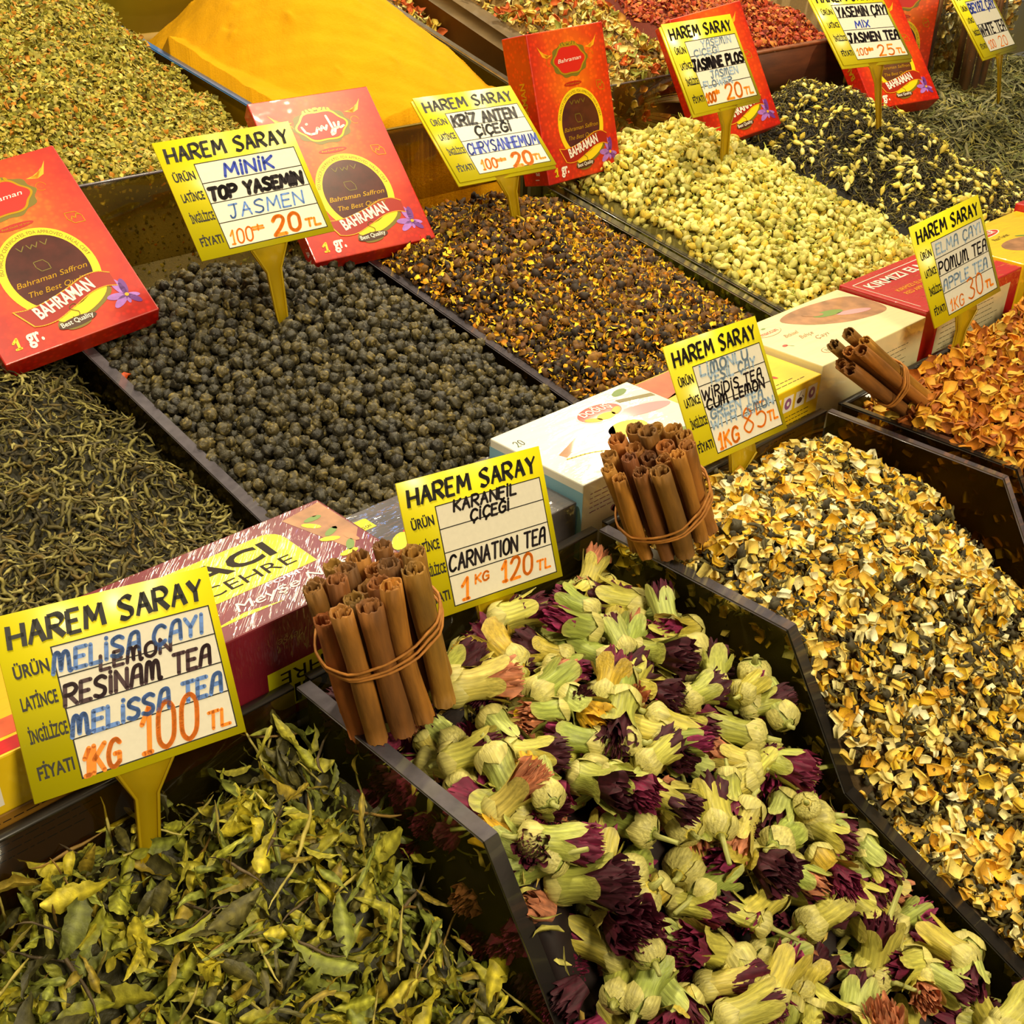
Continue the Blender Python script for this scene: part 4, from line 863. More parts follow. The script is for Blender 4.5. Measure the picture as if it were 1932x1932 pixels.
def p_leaf(L, Wd, seed, nl=10, nw=4, curl=1.0, bend=1.0, serr=.12, base=(255, 255, 255), vein=1.35):
    g = np.random.default_rng(seed); t = np.linspace(0, 1, nl + 1); a1 = g.normal(0, 1.0 * bend); a2 = g.normal(0, 1.6 * bend); tw = g.normal(0, .9 * curl)
    th = a1 * t + a2 * t * t * .6; cx = np.cumsum(np.cos(th)) * L / nl; cz = np.cumsum(np.sin(th)) * L / nl; cy = g.normal(0, .12) * L * t * t
    V, col = [], []; cu = g.uniform(.4, 1.9) * curl * g.choice([-1, 1])
    for i in range(nl + 1):
        wd = Wd / 2 * (math.sin(math.pi * min(1, t[i] ** .75 * .98 + .02)) ** .8 + .03) * (1 + serr * g.normal())
        T = np.array([math.cos(th[i]), 0, math.sin(th[i])]); n = np.array([-T[2], 0, T[0]]); s_ = np.array([0, 1.0, 0]); rr = tw * t[i]
        s2 = s_ * math.cos(rr) + n * math.sin(rr); n2 = -s_ * math.sin(rr) + n * math.cos(rr)
        for j in range(nw + 1):
            v = (j / nw - .5) * 2; ang = v * cu * (.6 + .4 * math.sin(3 * t[i] + seed)); 
            off = (math.sin(ang) / cu if abs(cu) > .05 else v) * wd; up = ((1 - math.cos(ang)) / cu) * wd + (.10 * Wd * math.sin(t[i] * 26 + seed) * abs(v) * .5)
            V.append(np.array([cx[i], cy[i], cz[i]]) + s2 * off + n2 * up); col.append((vein if abs(v) < .01 else 1.0) * (1 + .26 * math.sin(i * 2.4 + abs(v) * 2.5)) * g.uniform(.88, 1.12))
    V = np.array(V); V -= V.mean(0); Q = [(i * (nw + 1) + j, i * (nw + 1) + j + 1, (i + 1) * (nw + 1) + j + 1, (i + 1) * (nw + 1) + j) for i in range(nl) for j in range(nw)]
    return dict(V=V, Q=np.array(Q), col=np.array(col)[:, None] * np.ones((1, 3)), size=L)
def p_ball(r, seed, nu=16, nv=10, amp=.15):
    g = np.random.default_rng(seed); V, col = [], []; ph = g.uniform(0, 6.28, 4); fr = g.uniform(2, 4, 2)
    for i in range(nv + 1):
        b_ = math.pi * i / nv
        for j in range(nu):
            a = 2 * math.pi * j / nu; s = math.sin(fr[0] * a + 3.2 * b_ + ph[0] + 1.3 * math.sin(2 * b_ + ph[1])); s2 = math.sin(7 * b_ + 2 * math.sin(a + ph[2]) + ph[3])
            rr = r * (1 + amp * s2 * .8 + amp * .5 * s) * (1 if 0 < i < nv else .93)
            V.append((rr * math.sin(b_) * math.cos(a), rr * math.sin(b_) * math.sin(a), rr * .92 * math.cos(b_))); 
            c_ = 1.0 + .55 * max(0, s2) + .2 * g.normal(); cc = np.array([c_, c_ * .98, c_ * .9]) if s2 > .55 and s > 0 else np.array([c_] * 3)
            if s2 > .7 and s > .35: cc = np.array([3.6, 3.5, 2.6])
            col.append(cc)
    Q = [(i * nu + j, i * nu + (j + 1) % nu, (i + 1) * nu + (j + 1) % nu, (i + 1) * nu + j) for i in range(nv) for j in range(nu)]
    return dict(V=np.array(V), Q=np.array(Q), col=np.clip(np.array(col), .3, 4), size=2 * r)
def p_bud(L, r, seed, stem=True, nu=8):
    g = np.random.default_rng(seed); V, Q, col = [], [], []; prof = [(0, .35), (.1, .75), (.3, 1), (.55, .98), (.8, .6), (.97, .12)]
    b = MB()
    for i, (t, q) in enumerate(prof):
        for j in range(nu):
            a = 2 * math.pi * j / nu; rr = r * q * (1 + .12 * math.sin(3 * a + i + seed)); V.append(((t - .5) * L, rr * math.cos(a), rr * .85 * math.sin(a))); col.append(np.array([1, 1, 1]) * g.uniform(.85, 1.15) * (1.1 if j % 3 else .82) * (np.array([1, .95, .7]) if t < .2 else 1))
    Q = [(i * nu + j, i * nu + (j + 1) % nu, (i + 1) * nu + (j + 1) % nu, (i + 1) * nu + j) for i in range(len(prof) - 1) for j in range(nu)]
    b.add(V, Q, None, np.array(col))
    if stem:
        P = [(-.5 * L, 0, 0), (-.75 * L, g.normal(0, .08) * L, g.normal(0, .05) * L), (-1.05 * L, g.normal(0, .2) * L, g.normal(0, .1) * L)]
        V2, Q2, _ = tube_geo(P, [r * .3, r * .16, r * .1], 4, False); b.add(V2, Q2, None, np.broadcast_to([.62, .72, .32], (len(V2), 3)))
    return dict(V=np.concatenate(b.V), Q=np.concatenate(b.Q), col=np.concatenate(b.col), size=L)
def p_rock(r, seed, amp=.3, nu=7, nv=5):
    g = np.random.default_rng(seed); V = []
    for i in range(nv + 1):
        b_ = math.pi * i / nv
        for j in range(nu):
            a = 2 * math.pi * j / nu; rr = r * (1 + g.normal(0, amp)) if 0 < i < nv else r; V.append((rr * math.sin(b_) * math.cos(a), rr * math.sin(b_) * math.sin(a), rr * math.cos(b_)))
    Q = [(i * nu + j, i * nu + (j + 1) % nu, (i + 1) * nu + (j + 1) % nu, (i + 1) * nu + j) for i in range(nv) for j in range(nu)]
    return dict(V=np.array(V), Q=np.array(Q), col=g.uniform(.7, 1.3, (len(V), 1)) * np.ones((1, 3)), size=2 * r)
def with_(p, pal, ident=None):
    p = dict(p); p['pal'] = pal
    if ident: p['id'] = ident
    return p
m_bot = mat('dried_plant', (255, 255, 255), 0.72, attr=True, noise=0.12, nscale=400, bump=0.3, bscale=700)
m_leafm = mat('dried_leaf', (255, 255, 255), 0.55, attr=True, noise=0.18, nscale=260, bump=0.4, bscale=500, transl=0.18)
m_pearl = mat('tea_pearl_skin', (255, 255, 255), 0.5, attr=True, noise=0.2, nscale=500, bump=0.6, bscale=900)
m_under = mat('heap_core', (50, 40, 20), 0.9)
# ---- lemon balm leaves
hp_balm = Heap(-.06, .2885, [.13, .2, .27, .33, .38, .43, .474], [(-.19, -.17, -.18), (-.17, -.140, -.155), (-.145, -.112, -.128), (-.132, -.090, -.078), (-.122, -.070, -.050), (-.115, -.055, -.032), (-.118, -.052, -.030)], .014, 3)
bal = [(146, 146, 44), (160, 154, 48), (124, 130, 48), (172, 164, 56), (104, 108, 46), (146, 126, 40), (134, 140, 58), (186, 172, 46), (88, 82, 38), (70, 66, 34)]
prot = [with_(p_leaf(.033, .0135, 10 + i, 14, 4, 1.25, .8, .08, vein=1.7), bal) for i in range(14)] + [with_(p_leaf(.019, .010, 60 + i, 7, 4, 1.1, 1.0, .12), bal) for i in range(8)] + \
       [with_(p_twist(.045, .0009, 90 + i, 5, 8, .35, 1.0), [(186, 170, 84), (150, 116, 54), (196, 182, 96), (96, 80, 56)], ('leaf_stem', 'thin dry stem lying in the lemon balm leaves', 'stem', 'dry stems in the lemon balm')) for i in range(5)]
fill('balm', hp_balm, prot, [(.0105, -.010, .8, .7, 1.0, [.6] * 14 + [1] * 8 + [.1] * 5, .004), (.010, -.003, .6, .7, 1.1, [.7] * 14 + [1.0] * 8 + [.2] * 5, .003), (.0105, .003, .5, .6, 1.0, [1] * 14 + [1.3] * 8 + [.4] * 5, .003), (.0135, .008, .45, .65, 1.25, [1.2] * 14 + [.9] * 8 + [.8] * 5, .003)],
     m_leafm, m_under, 'crumpled dry green lemon balm leaf in the nearest bin', 'loose lemon balm leaves', 'leaf', 'dried_leaf', 'lemon_balm_heap', 'heap of smaller dry lemon balm leaves in the nearest bin', 300, True, .014, base_col=(56, 52, 18))
# ---- citrus peel mix
hp_cit = Heap(.567, .8605, [.0, .08, .2, .25, .3, .35, .41, .474], [(-.178, -.16, -.185), (-.150, -.13, -.165), (-.128, -.105, -.135), (-.088, -.068, -.108), (-.018, -.022, -.082), (-.004, -.004, -.052), (-.004, .002, -.028), (-.03, -.008, -.03)], .006, 5)
cr = [(238, 222, 140), (244, 230, 160), (232, 208, 110), (232, 196, 84), (246, 238, 190)]; og = [(224, 174, 26), (208, 150, 22), (236, 196, 50)]
prot = []
for i in range(10):
    p = p_chip(.0074, .0062, .0033, 200 + i, .16, .35 * (i % 3)); 
    if i % 2: p['col'] = p['col'].copy(); p['col'][9:] *= np.array([.95, .72, .3])
    prot.append(with_(p, cr))
for i in range(5): prot.append(with_(p_chip(.0080, .0060, .0020, 230 + i, .2, .9), og, ('peel_piece', 'orange peel chip in the citrus peel mix', 'peel piece', 'orange peel chips in the citrus mix')))
for i in range(6): prot.append(with_(p_twist(.016, .0014, 260 + i, 5, 9, 1.6, .5), [(70, 62, 30), (88, 78, 36), (56, 50, 26), (110, 98, 44)], ('tea_curl', 'dark curled tea leaf in the citrus peel mix', 'tea leaf', 'dark tea curls in the citrus mix')))
for i in range(2): prot.append(with_(p_rock(.0035, 280 + i, .45), [(62, 54, 30)], ('tea_curl', 'dark curled tea leaf in the citrus peel mix', 'tea leaf', 'dark tea curls in the citrus mix')))
wt = [1.15] * 10 + [.9] * 5 + [1.9] * 6 + [1.0] * 2
fill('citrus', hp_cit, prot, [(.0068, -.004, .9, .8, 1.1, wt, .0015), (.0064, .001, .7, .65, 1.15, wt, .0015), (.0080, .0042, .6, .6, 1.3, wt, .0015)], m_bot, m_under, 'cream coloured citrus peel chip in the citrus peel mix', 'cream citrus peel chips', 'peel piece', 'peel_piece',
     'citrus_peel_heap', 'heap of chopped citrus peel and dark tea in the third bin', 300, False, .006, side='x', base_col=(70, 50, 16))
# ---- dried apple
hp_app = Heap(.8895, 1.45, [.1, .2, .25, .3, .35, .41, .474], [(-.15, -.15, -.15), (-.12, -.10, -.1), (-.09, -.05, -.06), (-.010, -.005, -.02), (.002, .016, .0), (.006, .022, .0), (-.03, -.002, -.012)], .006, 6)
ap = [(214, 140, 22), (196, 118, 16), (222, 158, 32), (176, 96, 14), (222, 182, 66), (150, 80, 16), (206, 146, 22)]
prot = [with_(p_chip(.0105, .0085, .0026, 300 + i, .28, 1.5 * math.sin(i * 1.7)), ap) for i in range(12)]
fill('apple', hp_app, prot, [(.009, -.003, .9, .7, 1.1, None, .002), (.0095, .002, .8, .6, 1.2, None, .002), (.0115, .005, .7, .7, 1.3, None, .002)], m_bot, m_under, 'orange brown dried apple piece in the bin at the right', 'dried apple pieces', 'apple piece', 'apple_piece',
     'dried_apple_heap', 'heap of small orange brown dried apple pieces at the right', 300, False, .006, side='x', base_col=(90, 44, 10))
# ---- twisted green tea
hp_tw = Heap(-.08, .375, [.607, .65, .72, .80, .88, .95, 1.025], [(-.01, .014, -.030), (.0, .026, -.018), (.01, .040, -.002), (.02, .056, .004), (.03, .074, .016), (.04, .085, .03), (.03, .06, .03)], .008, 7)
tw = [(92, 84, 36), (112, 102, 46), (74, 66, 30), (130, 120, 58), (58, 50, 24), (102, 84, 32), (150, 140, 78), (84, 74, 30)]
prot = [with_(p_twist(.0195, .0015, 400 + i, 4, 8, .95, .5), tw) for i in range(14)] + [with_(p_leaf(.012, .005, 430 + i, 4, 2, 1.3, 1.0), tw) for i in range(3)]
wt = [1] * 14 + [.5] * 3
fill('twist', hp_tw, prot, [(.0085, -.004, .5, .8, 1.1, wt, .001), (.008, 0, .4, .7, 1.15, wt, .0012), (.0085, .003, .35, .75, 1.2, wt, .0012)], m_bot, m_under, 'twisted grey green tea leaf in the bin at the left', 'twisted green tea leaves', 'tea leaf', 'twisted_tea_leaf',
     'twisted_tea_heap', 'heap of twisted grey green tea leaves at the left edge', 300, True, .006, base_col=(40, 36, 16))
# ---- tea pearls
hp_prl = Heap(.3845, .696, [.607, .65, .72, .80, .88, .94, 1.025], [(-.012, -.010, -.014), (.0, .006, -.006), (.014, .026, .008), (.026, .048, .022), (.040, .070, .038), (.044, .072, .040), (.03, .045, .03)], .003, 8)
pr = [(54, 48, 30), (44, 40, 28), (66, 58, 34), (38, 34, 26), (76, 66, 36)]
prot = [with_(p_ball(.0056, 500 + i), pr) for i in range(10)]
fill('pearl', hp_prl, prot, [(.0100, -.0060, 2, .8, .95, None, .0012), (.0098, 0, 2, .72, 1.04, None, .0018), (.019, .0066, 2, .8, 1.02, None, .001)], m_pearl, m_under, 'small dark rolled jasmine tea pearl in the middle tray', 'rolled tea pearls', 'tea pearl', 'tea_pearl',
     'tea_pearl_heap', 'heap of small dark rolled tea pearls behind the ledge boxes', 300, True, .012, side='x', base_col=(18, 16, 12))
# ---- chrysanthemum
hp_chr = Heap(.7045, 1.010, [.607, .65, .72, .80, .88, .95, 1.025], [(-.008, .008, -.022), (.002, .024, -.014), (.018, .040, .0), (.036, .060, .020), (.054, .084, .042), (.05, .080, .05), (.03, .05, .04)], .004, 9)
prot = [with_(p_leaf(.0064, .0060, 600 + i, 3, 2, 2.0, 2.0, .35), [(232, 180, 18), (218, 154, 14), (240, 196, 36), (196, 124, 14), (178, 156, 36)]) for i in range(8)] + \
       [with_(p_rock(.0034, 620 + i, .45), [(58, 36, 14), (40, 24, 10), (96, 60, 14), (120, 80, 16)], ('chrysanthemum_flower', 'dark brown dried chrysanthemum flower head', 'flower', 'dark chrysanthemum flower heads')) for i in range(5)] + [with_(p_leaf(.007, .004, 640 + i, 3, 2, 1.6, 1.6, .3), [(84, 48, 14), (60, 36, 14)]) for i in range(4)]
wt = [1] * 8 + [1.3] * 5 + [1] * 4
fill('chry', hp_chr, prot, [(.0062, -.003, 1.5, .8, 1.2, wt, .0012), (.0062, 0, 1.2, .7, 1.2, wt, .0015), (.0100, .0018, 1.2, .8, 1.3, [.2] * 8 + [2] * 5 + [.5] * 4, .0015), (.0049, .0034, 1.2, .9, 1.45, [2.4] * 8 + [.06] * 5 + [.7] * 4, .0018)], m_bot, m_under, 'tiny golden dried chrysanthemum petal in the brown yellow heap', 'chrysanthemum petals', 'petal', 'dried_petal',
     'chrysanthemum_heap', 'heap of dark and golden dried chrysanthemum flowers', 300, False, .005, side='x', side_sp=.008, base_col=(40, 22, 8))
# ---- jasmine buds
hp_jas = Heap(1.0365, 1.340, [.607, .65, .72, .80, .88, .93, .97, 1.025], [(-.010, .014, -.010), (.004, .034, .004), (.022, .058, .022), (.042, .086, .034), (.062, .112, .048), (.072, .122, .054), (.06, .112, .05), (.03, .07, .035)], .005, 10)
jp = [(214, 204, 112), (226, 214, 120), (198, 186, 90), (232, 222, 140), (208, 180, 60), (186, 180, 92)]
prot = [with_(p_bud(.0126, .0041, 700 + i, i % 2 == 0), jp) for i in range(8)] + [with_(p_twist(.012, .0006, 720 + i, 3, 5, .8, 1), [(140, 150, 60), (120, 130, 50)], ('flower_stalk', 'thin green stalk among the jasmine buds', 'stalk', 'green stalks in the jasmine heap')) for i in range(3)]
wt = [1] * 8 + [.5] * 3
fill('jas', hp_jas, prot, [(.0088, -.004, 1.2, .8, 1.0, wt, .001), (.0082, 0, .9, .75, 1.05, wt, .0012), (.0098, .0035, .7, .8, 1.15, wt, .0012)], m_bot, m_under, 'pale yellow dried jasmine bud in the bright yellow heap', 'dried jasmine buds', 'flower bud', 'jasmine_bud',
     'jasmine_heap', 'bright heap of pale yellow dried jasmine buds', 300, True, .006, side='x', base_col=(110, 100, 34))
# ---- black tea with jasmine
hp_blk = Heap(1.350, 1.660, [.607, .65, .72, .80, .88, .95, 1.025], [(-.005, .014, -.01), (.008, .034, .0), (.03, .066, .018), (.052, .098, .036), (.066, .126, .055), (.07, .134, .065), (.05, .10, .06)], .006, 11)
bk = [(66, 56, 28), (90, 78, 38), (50, 42, 26), (132, 120, 50), (76, 72, 38)]
prot = [with_(p_twist(.017, .0012, 800 + i, 4, 7, 1.2, .6), bk) for i in range(10)] + [with_(p_bud(.0125, .0034, 830 + i, True), [(238, 226, 140), (230, 212, 104), (220, 196, 78)], ('jasmine_bud', 'pale jasmine bud scattered on the black tea', 'flower bud', 'jasmine buds on the black tea')) for i in range(5)]
fill('blk', hp_blk, prot, [(.0085, -.003, .6, .8, 1.1, [1] * 10 + [.1] * 5, .001), (.008, 0, .5, .7, 1.1, [1] * 10 + [.18] * 5, .001), (.0095, .002, .5, .7, 1.15, [1] * 10 + [.30] * 5, .001), (.0105, .004, .5, .6, 1.15, [1] * 10 + [.55] * 5, .001)], m_bot, m_under, 'thin black tea leaf in the black jasmine tea', 'black tea leaves', 'tea leaf', 'black_tea_leaf',
     'black_tea_heap', 'heap of black tea dotted with jasmine buds', 300, True, .006, side='x', base_col=(24, 18, 10))
# ---- grey green long leaves
hp_grn = Heap(1.670, 2.25, [.607, .65, .72, .80, .88, .95, 1.025], [(-.01, .0, .0), (.0, .01, .01), (.02, .035, .03), (.04, .06, .05), (.055, .078, .08), (.06, .085, .09), (.05, .08, .08)], .007, 12)
gg = [(122, 118, 78), (104, 104, 66), (140, 134, 92), (92, 90, 56), (150, 140, 70), (112, 116, 60)]
prot = [with_(p_leaf(.026, .0050, 900 + i, 5, 2, .7, .25, .1), gg) for i in range(10)]
fill('grn', hp_grn, prot, [(.011, -.003, .3, .8, 1.1, None, .001), (.010, 0, .28, .8, 1.2, None, .001), (.011, .003, .25, .8, 1.25, None, .001)], m_leafm, m_under, 'long narrow grey green leaf in the bin at top right', 'long grey green leaves', 'leaf', 'narrow_leaf',
     'green_leaf_heap', 'heap of long grey green leaves at top right', 300, False, .006, base_col=(50, 46, 24))
# ---- herb mix at top left
hp_hrb = Heap(.10, .6955, [1.033, 1.10, 1.2, 1.3, 1.4, 1.54], [(.145, .158, .128), (.175, .180, .142), (.22, .222, .168), (.26, .262, .198), (.30, .30, .228), (.36, .36, .27)], .006, 13)
hb = [(176, 160, 50), (152, 142, 42), (190, 172, 72), (126, 124, 38), (202, 186, 96), (146, 142, 44), (196, 128, 26), (166, 152, 52), (156, 148, 46), (180, 158, 48), (116, 108, 38)]
prot = [with_(p_flake(.0052, .0038, 1000 + i, .4), hb) for i in range(8)] + [with_(p_chip(.0048, .0034, .0012, 1020 + i, .4), hb) for i in range(3)]
fill('herb', hp_hrb, prot, [(.0042, -.002, .9, .7, 1.0, None, .001), (.0040, .001, .8, .6, 1.0, None, .001), (.0045, .003, .8, .6, 1.15, None, .001)], m_bot, m_under, 'x', 'x', 'x', 'x', 'herb_mix_heap', 'heap of fine green and orange herb mix at top left', 0, False, .004, side='y', side_sp=.006, base_col=(100, 84, 30))
# ---- yellow powder
def cone(x, y):
    dy = y - 1.30; d = np.sqrt((x - .872) ** 2 + (dy * np.where(dy < 0, .80, 1.0)) ** 2)
    z = .345 - .80 * np.sqrt(d * d + .0004); u = np.clip((x - .704) / .312, 0, 1)
    f = .164 + .012 * (1 - u) * np.clip((y - 1.03) / .05, 0, 1) + .19 * (y - 1.03) * (1 - .6 * u) - 1.1 * np.clip(y - 1.30, 0, 1)
    z = np.maximum(z, f); z = z + .0016 * (np.sin(x * 70 + y * 30) * np.sin(y * 55 - x * 21)) + .0008 * np.sin(x * 160 + 40 * y) * np.sin(y * 190)
    return z
nx, ny = 150, 240; xs = np.linspace(.704, 1.016, nx); ys = np.linspace(1.033, 1.49, ny); X, Y = np.meshgrid(xs, ys); Z = cone(X, Y) + rng.normal(0, .00022, X.shape)
for k in range(26):
    a, b_ = rng.uniform(.74, 1.0), rng.uniform(1.05, 1.40); Z += rng.uniform(.001, .003) * np.exp(-(((X - a) / rng.uniform(.003, .007)) ** 2 + ((Y - b_) / rng.uniform(.003, .008)) ** 2)) * rng.choice([-1, 1])
V = np.column_stack([X.ravel(), Y.ravel(), Z.ravel()]); ii, jj = np.meshgrid(np.arange(nx - 1), np.arange(ny - 1)); a = (jj * nx + ii).ravel(); Q = np.column_stack([a, a + 1, a + nx + 1, a + nx])
rim = list(range(nx)); n0 = len(V); VB = V[rim].copy(); VB[:, 2] = .0; V = np.vstack([V, VB]); Q = np.vstack([Q, [(rim[i], n0 + i, n0 + i + 1, rim[i + 1]) for i in range(nx - 1)]]); lr = [j * nx for j in range(ny)]; n1 = len(V); VL = V[lr].copy(); VL[:, 2] = .0; V = np.vstack([V, VL]); Q = np.vstack([Q, [(lr[i], lr[i + 1], n1 + i + 1, n1 + i) for i in range(ny - 1)]])
m_pow = mat('yellow_powder', (206, 148, 12), 0.95, noise=0.06, nscale=30, bump=0.5, bscale=500, spec=0.1)
thing('powder_heap', 'smooth cone of yellow orange powder, top centre left', 'heap', None, me=mesh_from('powder_heap', V, Q, None, m_pow, None, True), kind='stuff')
# ---- yellow flower mix, red spice, pale mix
hp_ymx = Heap(1.118, 1.340, [1.033, 1.1, 1.2, 1.3, 1.4, 1.54], [(.158, .165, .158), (.19, .20, .178), (.235, .25, .21), (.28, .30, .25), (.32, .35, .29), (.38, .41, .34)], .008, 14)
ym = [(222, 196, 96), (206, 178, 66), (232, 212, 130), (190, 130, 36), (200, 92, 30), (150, 150, 60), (236, 220, 150), (214, 160, 40)]
prot = [with_(p_leaf(.014, .010, 1100 + i, 4, 3, 1.6, 1.2, .3), ym) for i in range(8)] + [with_(p_chip(.011, .008, .003, 1120 + i, .5, 1.5), ym) for i in range(4)] + [with_(p_twist(.02, .001, 1140 + i, 4, 5, .6, 1), [(180, 170, 90)]) for i in range(2)]
wt = [1] * 12 + [.25] * 2
fill('ymix', hp_ymx, prot, [(.009, -.003, .9, .7, 1.1, wt, .001), (.0088, .001, .8, .6, 1.15, wt, .0015), (.0115, .005, .8, .7, 1.3, wt, .0015)], m_bot, m_under, 'piece of pale yellow dried flower in the flower mix at the top', 'yellow flower mix pieces', 'flower piece', 'flower_piece',
     'flower_mix_heap', 'heap of yellow and orange dried flower mix at the top', 250, False, .006, side='y', base_col=(120, 90, 30))
hp_nar = Heap(1.055, 1.088, [1.10, 1.25, 1.4, 1.54], [(.14, .14, .14), (.195, .195, .195), (.25, .25, .25), (.29, .29, .29)], .004, 15)
fill('nar', Heap(1.026, 1.092, [1.20, 1.28, 1.4, 1.54], [(.13, .13, .13), (.21, .215, .21), (.26, .265, .26), (.30, .30, .30)], .004, 15), prot, [(.010, 0, .8, .6, 1.0, wt, .001), (.012, .004, .8, .7, 1.1, wt, .001)], m_bot, m_under, 'piece of dried flower behind the wooden bar', 'flower pieces beside the wooden bar', 'flower piece', 'flower_piece',
     'narrow_flower_heap', 'strip of white and brown flower mix behind the yellow powder', 30, False, .006, base_col=(110, 80, 40))
hp_red = Heap(1.352, 1.696, [1.033, 1.1, 1.2, 1.3, 1.4, 1.54], [(.162, .170, .165), (.195, .205, .19), (.235, .255, .225), (.275, .30, .265), (.315, .34, .30), (.37, .40, .36)], .006, 16)
rd = [(184, 66, 20), (160, 48, 16), (200, 92, 28), (134, 40, 16), (206, 130, 50), (172, 84, 24)]
prot = [with_(p_flake(.0065, .0045, 1200 + i, .4), rd) for i in range(8)] + [with_(p_twist(.009, .0007, 1220 + i, 3, 4, .8, 1), rd) for i in range(3)]
fill('red', hp_red, prot, [(.0055, -.001, .9, .8, 1.2, None, .001), (.0056, .002, .8, .7, 1.4, None, .001)], m_bot, m_under, 'x', 'x', 'x', 'x', 'red_spice_heap', 'heap of coarse red brown spice at the top', 0, False, .004, base_col=(110, 34, 12))
hp_pal = Heap(1.71, 2.3, [1.033, 1.1, 1.2, 1.3, 1.4, 1.54], [(.175, .185, .17), (.215, .22, .2), (.26, .27, .25), (.31, .32, .3), (.35, .36, .35), (.42, .42, .42)], .007, 17)
pm = [(222, 206, 140), (206, 180, 90), (234, 224, 170), (196, 140, 50), (170, 150, 80)]
prot = [with_(p_chip(.015, .009, .005, 1300 + i, .5, 1.2), pm) for i in range(6)] + [with_(p_leaf(.018, .009, 1320 + i, 4, 2, 1.4, 1, .3), pm) for i in range(4)]
fill('pale', hp_pal, prot, [(.011, 0, .9, .7, 1.1, None, .001), (.013, .005, .8, .8, 1.3, None, .0015)], m_bot, m_under, 'pale dried flower piece in the mix at top right', 'pale flower mix pieces', 'flower piece', 'flower_piece',
     'pale_mix_heap', 'heap of pale dried flower pieces at top right', 200, False, .006, side='y', base_col=(120, 96, 50))
# ------------------------------------------------------------------ carnation buds
m_cal = mat('calyx_skin', (255, 255, 255), 0.5, attr=True, noise=0.30, nscale=750, stretch=(1, 1, .05), bump=0.7, bscale=700, transl=0.06)
m_ptl = mat('petal_skin', (255, 255, 255), 0.7, attr=True, noise=0.25, nscale=160, transl=0.12)
CALC = [(208, 196, 84), (188, 188, 82), (216, 196, 76), (168, 178, 78), (220, 198, 96), (194, 200, 108), (212, 176, 54)]
def calyx_geo(seed, L=.028, splay=.2, r0=.0074):
    g = np.random.default_rng(seed); nu, nl = 35, 11; V, col = [], []; base = s2l(CALC[seed % 7]); dep = [g.uniform(.75, 1.15) for _ in range(5)]; tip = s2l((206, 180, 110)); grn = s2l((120, 140, 70))
    for i in range(nl + 1):
        t = i / nl; r = r0 * np.interp(t, [0, .06, .16, .3, .42, .7, 1.0], [.35, .8, 1.02, .93, .82, .95, 1.12])
        for j in range(nu):
            a = 2 * math.pi * j / nu; ph = (j % 7) / 7; k = j // 7; tooth = abs(math.sin(math.pi * ph)) ** .5
            tt = t if t < .62 else .62 + (t - .62) * (.12 + .88 * tooth) * dep[k]
            sp = 1 + splay * max(0, t - .62) * 3.2 * tooth + .05 * math.sin(k * 2.2 + seed)
            rib = 1 + .022 * math.cos(a * 35 / 2); sq = 1 + .10 * math.sin(2 * a + seed)
            V.append((r * sp * rib * sq * math.cos(a), r * sp * rib / sq * math.sin(a), tt * L))
            c_ = base * (1.1 if j % 2 else .84) * g.uniform(.92, 1.08); c_ = c_ * (1 - .35 * max(0, t - .85) / .15) + tip * .35 * max(0, t - .85) / .15
            if t < .35: c_ = c_ * .75 + s2l((214, 206, 130)) * .25
            c_ = c_ * .8 + grn * .2 * (1 + math.sin(k + seed)); col.append(c_)
    Q = [(i * nu + j, i * nu + (j + 1) % nu, (i + 1) * nu + (j + 1) % nu, (i + 1) * nu + j) for i in range(nl) for j in range(nu)]
    b = MB(); V = np.array(V); z = V[:, 2] / L; V[:, 0] += g.normal(0, .002) * z ** 2; b.add(V, Q, None, np.array(col))
    # bottom cap
    b.add([(0, 0, -.0004)] + [tuple(v) for v in V[:nu]], None, [(0, 1 + (j + 1) % nu, 1 + j) for j in range(nu)], base)
    return b
def bract_geo(seed, r0=.0074, L=.028):
    g = np.random.default_rng(seed + 99); b = MB(); base = s2l((204, 194, 112))
    for q in range(4):
        a0 = q * math.pi / 2 + g.normal(0, .15); V, col = [], []
        for i in range(6):
            t = i / 5; z = L * (.0 + .36 * t); r = r0 * np.interp(t * .36, [0, .06, .16, .3, .42], [.35, .8, 1.02, .93, .82]) * 1.07 + .0004 + .0008 * t * t
            for j in range(7):
                v = (j / 6 - .5) * 2; wd = .86 * (math.sin(math.pi * (.18 + .80 * t)) ** .8); a = a0 + v * wd
                V.append(((r + (.0004 if abs(v) < .4 else 0)) * math.cos(a), (r) * math.sin(a), z - .0006 * abs(v))); col.append(base * g.uniform(.85, 1.1) * (1.08 if j == 3 else .98))
        b.add(V, [(i * 7 + j, i * 7 + j + 1, (i + 1) * 7 + j + 1, (i + 1) * 7 + j) for i in range(5) for j in range(6)], None, np.array(col))
    return b
